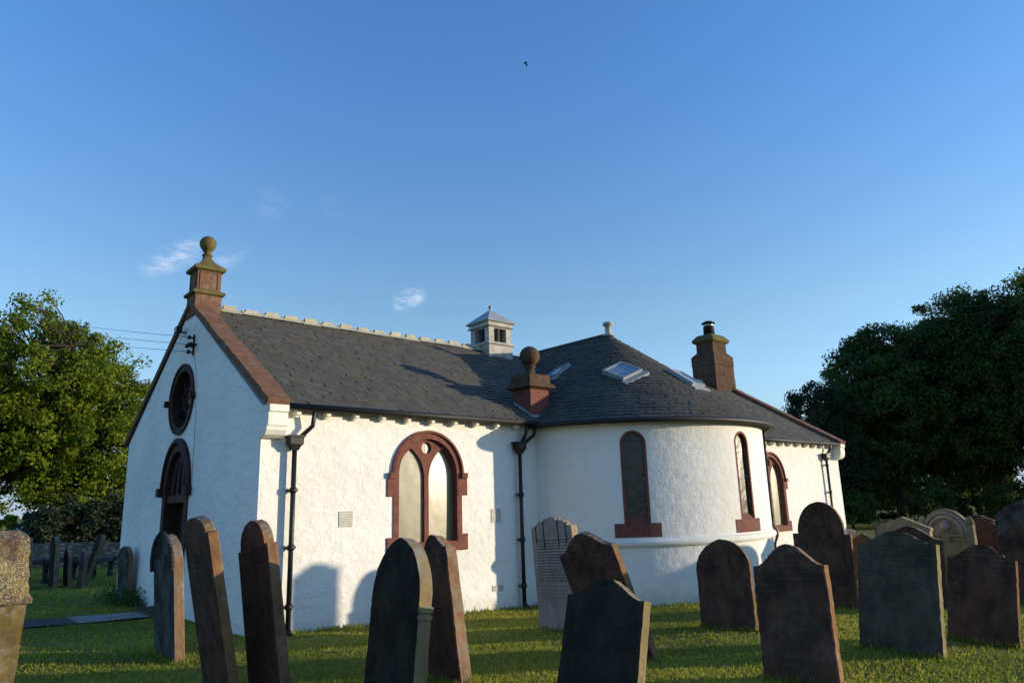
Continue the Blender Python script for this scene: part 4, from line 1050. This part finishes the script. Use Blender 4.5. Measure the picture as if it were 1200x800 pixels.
def loft_sub(prof, n=14, rough_=0.0):
    bm_ = bmesh.new(); rr = random.Random(5)
    rings = []
    for a, b, z in prof:
        ring = []
        for sx, sy, ex, ey in ((-1, -1, 1, 0), (1, -1, 0, 1), (1, 1, -1, 0), (-1, 1, 0, -1)):
            for k in range(n):
                t = 2*k/n; ring.append(bm_.verts.new((a*(sx+ex*t)+rr.gauss(0, rough_), b*(sy+ey*t)+rr.gauss(0, rough_), z+rr.gauss(0, rough_))))
        rings.append(ring)
    for A, B in zip(rings, rings[1:]):
        for j in range(len(A)): bm_.faces.new((A[j], A[(j+1) % len(A)], B[(j+1) % len(A)], B[j]))
    bm_.faces.new(rings[-1]); bm_.faces.new(rings[0][::-1])
    bmesh.ops.recalc_face_normals(bm_, faces=bm_.faces)
    return bm_
def link_bm(bm_, name, mat, parent, loc=(0, 0, 0)):
    me = bpy.data.meshes.new(name); bm_.to_mesh(me); bm_.free(); o = bpy.data.objects.new(name, me); COL.objects.link(o); o.parent = parent; o.location = loc; me.materials.append(mat); return o
a_, b_ = .40, .55
link_bm(loft_sub([(a_-.06, b_-.06, -.4)] + [(a_-.06+.045*t, b_-.06+.045*t, -.2+1.25*t) for t in np.linspace(0, 1, 12)], rough_=.002), 'shaft', mossy, mon)
link_bm(loft_sub([(a_-.02, b_-.02, 1.04), (a_+.015, b_+.015, 1.06), (a_+.02, b_+.02, 1.10), (a_-.01, b_-.01, 1.125)] + [(a_-.01-.035*t, b_-.01-.035*t, 1.125+.52*t) for t in np.linspace(.05, 1, 14)] + [(a_-.12, b_-.12, 1.70)], rough_=.006), 'block', rough, mon)
mq = pt(-36, 700, 5.3); mon.location = (mq.x, mq.y, mq.z-1.10*.80); mon.scale = (.80,)*3; mon.rotation_euler = (0, 0, R(0))

# churchyard stones at the far left
far_left = [
 ('shoulder', 'black', 'dark upright headstone in the shade just right of the lichened monument', (-1.3, 13.2, yw, .0, .02, .70, 1.18, 1.42, .16)),
 ('shoulder', 'black', 'tallest dark headstone of the shaded cluster by the far wall', (-.55, 13.5, yw, .0, .04, .72, 1.22, 1.43, .14)),
 ('pointed', 'black', 'short dark pointed headstone in the shaded cluster by the far wall', (-.22, 13.3, yw, -.03, .06, .62, .75, 1.08, .12)),
 ('round', 'mottled', 'small grey round topped headstone in the shaded cluster by the far wall', (-.02, 12.5, yw, .02, -.02, .52, .80, 1.02, .12)),
 ('flat', 'black', 'thin dark stone tilting right above the shaded cluster', (.35, 14.0, yw, .12, -.24, .50, 1.36, 1.50, .14)),
]
for kind, mt, lab, p in far_left: gravestone(kind, mt, lab, p)
def table_tomb(x, y, yaw, w, d, h, label):
    t_ = empty('table_tomb', (x, y, zg(x, y)), label, 'tomb', 'table tombs by the far wall'); t_.rotation_euler = (0, 0, yaw)
    mb = MB(); mb.box((-w/2, -d/2, h-.13), (w/2, d/2, h)); o = mb.build('slab', ST['mottled'][0], t_); bevel(o, .02)
    for sx in (-1, 1):
        for sy in (-1, 1):
            mb = MB(); mb.lathe((sx*(w/2-.16), sy*(d/2-.14), -.2), [(.10, 0), (.10, .30), (.08, .33), (.075, h-.02), (.10, h+.0), (.10, h+.06)], n=12); mb.build('leg', ST['mottled'][0], t_)
table_tomb(-.35, 15.6, .9, 1.7, .85, .72, 'dark table tomb under the pale sloping shed roof, left of the tall dark headstone')
table_tomb(1.05, 16.4, .9, 1.6, .85, .62, 'dark table tomb in front of the boundary wall, right of the tilting stone')
# far pale stones by the right-hand trees
for lab, p in (('far pale headstone in sunlight just left of the buff gabled one', (27.6, 1.0, yw, 0, 0, .8, .8, 1.0, .15)), ('far pale headstone beside the end of the church, beyond the brown one', (26.5, 2.1, yw, 0, 0, .8, .75, .95, .15)), ('low pale headstone in the gap below the dark trees', (29.5, .9, yw, 0, 0, .9, .7, .85, .15))):
    gravestone('round', 'pale', lab, p)
# more stones of the yard to the right of the view; their long shadows lie across the lawn
for k, p in enumerate([(19.5, -11.6)]):
    gravestone('ogee' if k % 2 else 'shoulder', 'dark_red', 'dark headstone of the eastern rows in front of the right trees', (p[0], p[1], yw+random.uniform(-.05, .05), random.uniform(-.05, .05), random.uniform(-.05, .05), .9, 1.15, 1.5, .12))

gravestone('ogee', 'dark_red', 'very tall unseen headstone added to cast a shadow on the south wall', (11.75, -8.95, yw, 0, 0, .66, 2.62, 2.76, .16))  # unseen stone added, height shaped for its shadow on the south wall
# uncut tufts of grass round the feet of the stones
stones = [o for o in bpy.data.objects if o.name.startswith('gravestone')]
tv = []; tt = []
for o in stones:
    d = (o.location-CAM).length
    if d > 22: continue
    xs_ = [v.co.x for v in o.data.vertices]; ys_ = [v.co.y for v in o.data.vertices]; hw_, ht_ = max(xs_), max(ys_)
    for _ in range(int(420*min(1, 9/d))):
        per = RNG.uniform(0, 4*hw_+4*ht_); g = abs(RNG.normal(.0, .035))
        if per < 2*hw_: lp = (per-hw_, -ht_-g)
        elif per < 4*hw_: lp = (per-3*hw_, ht_+g)
        elif per < 4*hw_+2*ht_: lp = (-hw_-g, per-4*hw_-ht_)
        else: lp = (hw_+g, per-4*hw_-3*ht_)
        w_ = o.matrix_world @ Vector((lp[0], lp[1], 0)); zz = zg(w_.x, w_.y)+float(lump(w_.x, w_.y))-.01
        hh = RNG.uniform(.05, .13)*math.exp(-g*6); a = RNG.uniform(0, 6.283); wd_ = .0035+.0007*d
        tv += [(w_.x-math.cos(a)*wd_, w_.y-math.sin(a)*wd_, zz), (w_.x+math.cos(a)*wd_, w_.y+math.sin(a)*wd_, zz), (w_.x+RNG.normal(0, .035), w_.y+RNG.normal(0, .035), zz+hh)]; tt.append(float(np.clip(RNG.normal(.35, .2), 0, 1)))
tag(mesh_from_np('grass_tufts', np.array(tv), 3, grass.data.materials[0], attr=tt), 'longer uncut grass tufts around the feet of the gravestones', 'grass', kind='stuff')
# ------------------------------------------------------------------ boundary wall, shed, far things on the left
def wall_run(a, b, h, th, name, label, mat, zb=-.5):
    a, b = Vector(a), Vector(b); d = (b-a); n_ = int(d.length/.5); per = Vector((-d.y, d.x, 0)).normalized()*th/2
    mb = MB(); rr = random.Random(2); prev = None
    for k in range(n_+1):
        p = a+d*(k/n_); z = zg(p.x, p.y); hh = h+rr.uniform(-.03, .03)
        ring = [mb.vert((p+per).xy[:]+(z+zb,)), mb.vert((p+per).xy[:]+(z+hh,)), mb.vert((p-per).xy[:]+(z+hh,)), mb.vert((p-per).xy[:]+(z+zb,))]
        if prev:
            for i, j in ((0, 1), (1, 2), (2, 3)): mb.face((prev[i], ring[i], ring[j], prev[j]), [(k*.5-.5, i), (k*.5, i), (k*.5, j), (k*.5-.5, j)])
        else: mb.face(ring[::-1])
        prev = ring
    mb.face(prev)
    o = mb.build(name, mat); return tag(o, label, 'wall')
t = NT('rubble wall', .95); ob = t.coord('Object'); vo = t.n('ShaderNodeTexVoronoi'); vo.inputs['Scale'].default_value = 4.2
mp = t.n('ShaderNodeMapping'); mp.inputs['Scale'].default_value = (1, 1, 1.9); t.l(ob, mp.inputs[0]); t.l(mp.outputs[0], vo.inputs['Vector'])
sep = t.n('ShaderNodeSeparateColor'); t.l(vo.outputs['Color'], sep.inputs[0])
c = t.mix(sep.outputs[0], (.28, .17, .13), (.42, .33, .25)); c = t.mix(t.ramp(vo.outputs['Distance'], .28, .5), c, (.14, .11, .09)); t.color(c); t.bump(vo.outputs['Distance'], -.05)
M['rubble'] = t.m
wa, wb = pt(-260, 660, 29.5), pt(168, 664, 28.2)
wall_run((wa.x, wa.y, 0), (wb.x+4, wb.y-1, 0), .98, .45, 'boundary_wall', 'low reddish stone boundary wall behind the shaded graves at the left', M['rubble'])
# pale-roofed shed and cottage beyond the wall
def house(loc, yaw, w, d, he, hr, name, label, cat, wallm, roofm, chim=False):
    h = empty(name, loc, label, cat); h.rotation_euler = (0, 0, yaw)
    mb = MB(); mb.extrude([(-w/2, -.5), (w/2, -.5), (w/2, he), (0, hr), (-w/2, he)], lambda a, b, dd: (a, dd, b), -d/2, d/2); mb.build('wall', wallm, h)
    mb = MB(); o_ = .12
    for s in (-1, 1):
        sl_ = (hr-he)/(w/2); P0 = (s*(w/2+.25), he-sl_*.25+.03); P1 = (0, hr+.03)
        mb.extrude([P0, P1, (P1[0], P1[1]+.10), (P0[0], P0[1]+.10)], lambda a, b, dd: (a, dd, b), -d/2-.15, d/2+.15)
    r_ = mb.build('roof', roofm, h)
    if chim:
        mb = MB(); mb.box((-.3, d/2-.75, hr-.4), (.3, d/2-.2, hr+.8)); mb.box((-.36, d/2-.81, hr+.6), (.36, d/2-.14, hr+.72)); c_ = mb.build('chimney', wallm, r_)
    return h
shedroof = mat_flat('pale grey metal roof', (.24, .29, .30), .5, .2, 2)
p = pt(44, 655, 33); house((p.x, p.y, -.3), R(-35), 2.6, 4.0, .62, 1.42, 'shed', 'low shed with pale blue grey sloping roof beyond the boundary wall', 'shed', M['rubble'], shedroof)
p = pt(58, 640, 70); house((p.x, p.y, -.4), R(20), 4.5, 7, 1.0, 1.75, 'cottage', 'small cream gabled outbuilding far beyond the boundary wall', 'outbuilding', mat_flat('cream render', (.62, .52, .34), .8), shedroof)
p = pt(141, 632, 75); house((p.x, p.y, -.6), R(-50), 4.0, 8, .9, 1.3, 'bungalow', 'long white building seen beneath the left tree beside the gable', 'building', mat_flat('white render', (.75, .75, .72), .8), mat_flat('grey sheet roof', (.5, .52, .54), .6))

# ------------------------------------------------------------------ trees
def leaf_cloud(rng, centres, radii, per, size, flat=.75):
    C_ = np.repeat(centres, per, 0); Rr = np.repeat(radii, per); n = len(C_)
    d = rng.normal(0, 1, (n, 3)); d /= np.linalg.norm(d, axis=1, keepdims=True); rad_ = Rr*rng.uniform(0, 1, n)**.5
    pos = C_ + d*rad_[:, None]*np.array([1, 1, flat])
    nrm = d*.7 + rng.normal(0, .6, (n, 3)) + np.array([0, 0, .35]); nrm /= np.linalg.norm(nrm, axis=1, keepdims=True)
    a = np.cross(nrm, rng.normal(0, 1, (n, 3))); a /= np.linalg.norm(a, axis=1, keepdims=True); b = np.cross(nrm, a)
    s = size*rng.uniform(.55, 1.3, n)[:, None]
    quad = np.stack([pos-a*s, pos-b*s*.55+a*s*.1, pos+a*s, pos+b*s*.55+a*s*.1], 1)
    return quad.reshape(-1, 3)
def tree(name, loc, lobes, trunk_h, trunk_r, ncl, per, size, leafmats, bark, label, seed, cl_r=(.45, .9), forks=4, skirt=None, shell=.5, cat='tree'):
    rng = np.random.default_rng(seed); rr = random.Random(seed)
    root = empty(name, loc, label, cat)
    vols = np.array([l_[3]*l_[4]*l_[5] for l_ in lobes]); cen = []
    while len(cen) < ncl:
        l_ = lobes[rng.choice(len(lobes), p=vols/vols.sum())]; d = rng.normal(0, 1, 3); d /= np.linalg.norm(d); k = shell+(1-shell)*rng.uniform(0, 1)**.6
        k *= 1+.10*math.sin(d[0]*5+seed)+.08*math.sin(d[2]*7+d[1]*4+seed*2)
        p = np.array(l_[:3])+d*np.array(l_[3:6])*k
        if p[2] < .6: continue
        cen.append(p)
    cen = np.array(cen); rad_ = rng.uniform(*cl_r, len(cen))
    # trunk and limbs
    mb = MB(); lean = rng.normal(0, .25, 2)
    top = np.array([lean[0], lean[1], trunk_h]); pts = [(0, 0, -.3), (lean[0]*.2, lean[1]*.2, trunk_h*.35), tuple(top)]
    mb.tube(pts, [trunk_r*1.25, trunk_r, trunk_r*.75], 10)
    hubs = []
    zmax = cen[:, 2].max()
    for k in range(forks):
        a = 2*math.pi*k/forks+rng.uniform(-.4, .4); spread = rng.uniform(.3, .62)
        tgt = np.array([math.cos(a)*spread*np.abs(cen[:, 0]).max(), math.sin(a)*spread*np.abs(cen[:, 1]).max(), trunk_h+(zmax-trunk_h)*rng.uniform(.45, .8)])
        mid = top*.5+tgt*.5+np.array([0, 0, .3]); path = [top*.97, top*.7+mid*.3+rng.normal(0, .12, 3), mid+rng.normal(0, .2, 3), tgt]
        mb.tube([tuple(p) for p in path], [trunk_r*.6, trunk_r*.5, trunk_r*.36, trunk_r*.14], 7); hubs += [(path[1], .4), (path[2], .3), (path[2]*.5+path[3]*.5, .22), (path[3], .14)]
    tgt = np.array([top[0]*1.5, top[1]*1.5, zmax*.9]); mb.tube([tuple(top*.97), tuple(top*.5+tgt*.5+rng.normal(0, .2, 3)), tuple(tgt)], [trunk_r*.65, trunk_r*.4, trunk_r*.1], 7); hubs += [(top*.5+tgt*.5, .3), (tgt, .12)]
    hp = np.array([h_[0] for h_ in hubs])
    for c, r_ in zip(cen, rad_):
        k = int(np.argmin(np.linalg.norm(hp-c, axis=1)+np.maximum(0, hp[:, 2]-c[2])*1.0)); p0 = hp[k]; mid = p0*.45+c*.55+rng.normal(0, .15, 3)+np.array([0, 0, .12])
        mb.tube([tuple(p0), tuple(mid), tuple(c)], [trunk_r*.13, trunk_r*.08, trunk_r*.03], 4, caps=False)
        for _ in range(2):
            dd_ = rng.normal(0, 1, 3); e = c+dd_/np.linalg.norm(dd_)*r_*.7; mb.tube([tuple(mid), tuple((mid+e)/2+rng.normal(0, .05, 3)), tuple(e)], [trunk_r*.05, trunk_r*.035, .008], 3, caps=False)
    tr_ = mb.build('trunk', bark, root, recalc=False)
    q_ = leaf_cloud(rng, cen, rad_, per, size)
    tone = np.clip(np.repeat(rng.uniform(.15, .85, len(cen)), per)+rng.normal(0, .17, len(cen)*per), 0, 1)
    mesh_from_np('crown', q_, 4, leafmats, root, tone)
    return root
bark = mat_flat('bark', (.055, .045, .032), .95, .4, 5, .03)
leafL = mat_leaf('yellow green leaves', (.062, .115, .010), (.22, .275, .022), .48)
leafD = mat_leaf('dark green leaves', (.028, .058, .018), (.082, .130, .026), .4)
leafN = mat_leaf('blackish conifer needles', (.014, .028, .015), (.034, .054, .025), .2)
p = pt(62, 648, 37)
tree('broadleaf_tree', (p.x, p.y, 0), [(-1.6, .2, 8.6, 4.8, 4.6, 4.8), (1.2, -.6, 6.6, 3.5, 3.8, 3.6), (-3.2, .2, 6.2, 3.5, 3.6, 3.2), (2.6, -.8, 4.2, 2.0, 2.4, 2.8), (.3, -1.6, 3.0, 2.8, 1.8, 2.2), (-2.0, -1.0, 4.2, 2.6, 2, 2.2), (1.8, -1.8, 2.9, 2.2, 1.4, 1.9)], 2.6, .42, 980, 120, .105, leafL, bark, 'large sunlit yellow green tree left of the church, behind the boundary wall', 21, (.40, .86), 6)
p = pt(100, 640, 33)
tree('shrub', (p.x, p.y, 0), [(-.9, 0, 1.3, 1.7, 1.4, 1.3), (1.4, 0, 1.5, 1.5, 1.2, 1.3), (.3, .2, 2.0, 1.4, 1.2, 1.0)], .5, .12, 150, 110, .09, leafN, bark, 'dark bushy shrub beneath the left tree behind the boundary wall', 5, (.3, .55), 4, cat='shrub')
# right-hand trees
def rt(u, D, lobes, *a, **k):
    p = pt(u, 604, D); return tree('broadleaf_tree' if 'nm' not in k else k.pop('nm'), (p.x, p.y, -.5), lobes, *a, **k)
rt(968, 50, [(0, 0, 6.2, 2.6, 2.6, 4.2), (.5, 0, 4., 2.8, 2.8, 3.2)], 2.2, .3, 330, 170, .10, leafN, bark, 'blackish green conifer at the left end of the right-hand trees', 31, cl_r=(.4, .8), forks=5, nm='conifer')
rt(1058, 53, [(0, 0, 10.2, 4.4, 4.4, 4.6), (-2.2, 0, 7.4, 3.4, 3.5, 4.2), (1.8, 1, 6.8, 3.6, 3.6, 4.4), (1.5, 0, 10.8, 3, 3, 4.6), (-1.5, 1, 3.8, 3., 2, 2.2)], 4.2, .36, 760, 150, .13, leafD, bark, 'broad dark green tree rising behind the end of the church', 32, cl_r=(.55, 1.1), forks=6)
rt(1105, 57, [(0, 0, 10.4, 4., 4., 5.4), (1.5, 0, 7.0, 3.4, 3.4, 4.0), (0, 2.5, 4.2, 3.4, 2, 2.4)], 4.4, .32, 600, 140, .13, leafD, bark, 'dark tree with bare lower stem between the broad one and the tallest', 33, cl_r=(.55, 1.1), forks=6)
rt(1175, 52, [(0, 0, 12.8, 4.8, 4.6, 4.9), (2, 0, 9.6, 4.4, 4.4, 5.0), (-2.2, 0, 8.2, 3.4, 3.4, 4.4), (1.5, 1.5, 4.4, 3.2, 2.4, 2.4)], 4.6, .38, 800, 150, .13, leafD, bark, 'tallest dark green tree at the right edge with sunlit top', 34, cl_r=(.55, 1.1), forks=6)
rt(1256, 50, [(0, 0, 12.2, 5.4, 4.8, 5.3), (-2, 0, 7.0, 4., 4., 4.4), (0, 0, 5.4, 4, 4, 2.8)], 4.4, .38, 600, 150, .13, leafD, bark, 'dark green tree cut by the right edge of the view', 35, cl_r=(.55, 1.1), forks=6)
rt(1010, 66, [(0, 0, 7.5, 4.6, 3.5, 5.2), (0, 0, 4, 4.4, 3, 3.0)], 3., .3, 420, 130, .14, leafD, bark, 'dark tree in the second row, filling the gap behind the conifer', 41, cl_r=(.6, 1.1), forks=5)
rt(1150, 70, [(0, 0, 8.5, 6., 3.5, 5.6), (0, 0, 4, 6., 3, 3.2)], 3., .3, 560, 130, .14, leafD, bark, 'dark tree in the second row, behind the tallest one', 42, cl_r=(.6, 1.1), forks=5)
for k_, (u_, lab) in enumerate(((1000, 'dark shrub below the broad tree, just right of the church end'), (1092, 'dark shrub at the foot of the middle tree, behind the ornate pale headstone'), (1188, 'dark shrub under the tallest tree at the right edge'))):
    p = pt(u_, 606, 49); tree('shrub', (p.x, p.y, -.5), [(0, 0, 1.5, 2.0, 1.4, 1.3), (.9, 0, 2.2, 1.2, 1.1, 1.1)], .6, .1, 90, 110, .10, leafD, bark, lab, 50+k_, (.3, .6), 4, cat='shrub')
# hedge below the right-hand trees
def hedge(a, b, h, th, label, mat, seed, n=240, per=120, size=.085):
    a, b = Vector(a), Vector(b); rng = np.random.default_rng(seed); t_ = rng.uniform(0, 1, n); cen = np.stack([a.x+(b.x-a.x)*t_, a.y+(b.y-a.y)*t_, rng.uniform(.02, 1, n)*h-.25], -1)+rng.normal(0, th*.3, (n, 3))*np.array([1, 1, .3])
    root = empty('hedge', a, label, 'hedge'); cen -= np.array([a.x, a.y, 0])
    mb = MB()
    for k in range(0, n, 2): c = cen[k]; mb.tube([(c[0]*.98, c[1], -.6), (c[0], c[1], max(.1, c[2]))], [.03, .01], 4, caps=False)
    mb.build('stem', bark, root, recalc=False)
    tone = np.clip(np.repeat(rng.uniform(.1, .9, n), per)+rng.normal(0, .15, n*per), 0, 1)
    mesh_from_np('foliage', leaf_cloud(rng, cen, rng.uniform(.3, .6, n), per, size), 4, mat, root, tone)
a, b = pt(940, 606, 62), pt(1330, 600, 60); hedge((a.x, a.y, 0), (b.x, b.y, 0), 2.6, 1.2, 'dark hedge along the yard edge under the right-hand trees', leafD, 8, 420, 110, .11)
a, b = pt(-120, 625, 95), pt(90, 622, 90); hedge((a.x, a.y, 0), (b.x, b.y, 0), 2.6, 2.0, 'distant pale hedge line at the far left horizon', leafL, 9, 180, 90, .2)
# plants at the foot of the gable
p = (-.18, 7.0); hedge((p[0], p[1]-1.1, 0), (p[0], p[1]+1.2, 0), .45, .2, 'low plants growing along the foot of the shaded gable', leafD, 12, 40, 60, .04)

# a bird high in the sky
p = pt(616, 74, 60)
mb = MB(); mb.lathe((0, 0, 0), [(.01, -.20), (.035, -.14), (.06, -.04), (.055, .06), (.03, .13), (.035, .16), (.008, .21)], n=10)
for s in (-1, 1):
    i = len(mb.v); mb.v += [(s*.05, 0, .06), (s*.05, 0, -.06), (s*.22, -.10, -.03), (s*.20, -.10, .08), (s*.36, -.14, -.06), (s*.05, .012, .0), (s*.21, -.085, .02)]
    for f_ in ((0, 3, 6, 5), (5, 6, 2, 1), (3, 4, 6), (6, 4, 2), (0, 1, 2, 3), (3, 2, 4)): mb.face([i+k for k in f_])
bd = mb.build('bird', mat_flat('dark feathers', (.03, .03, .035))); bd.location = p; bd.rotation_euler = (R(75), R(10), R(30)); tag(bd, 'tiny dark bird flying high in the blue sky', 'bird')
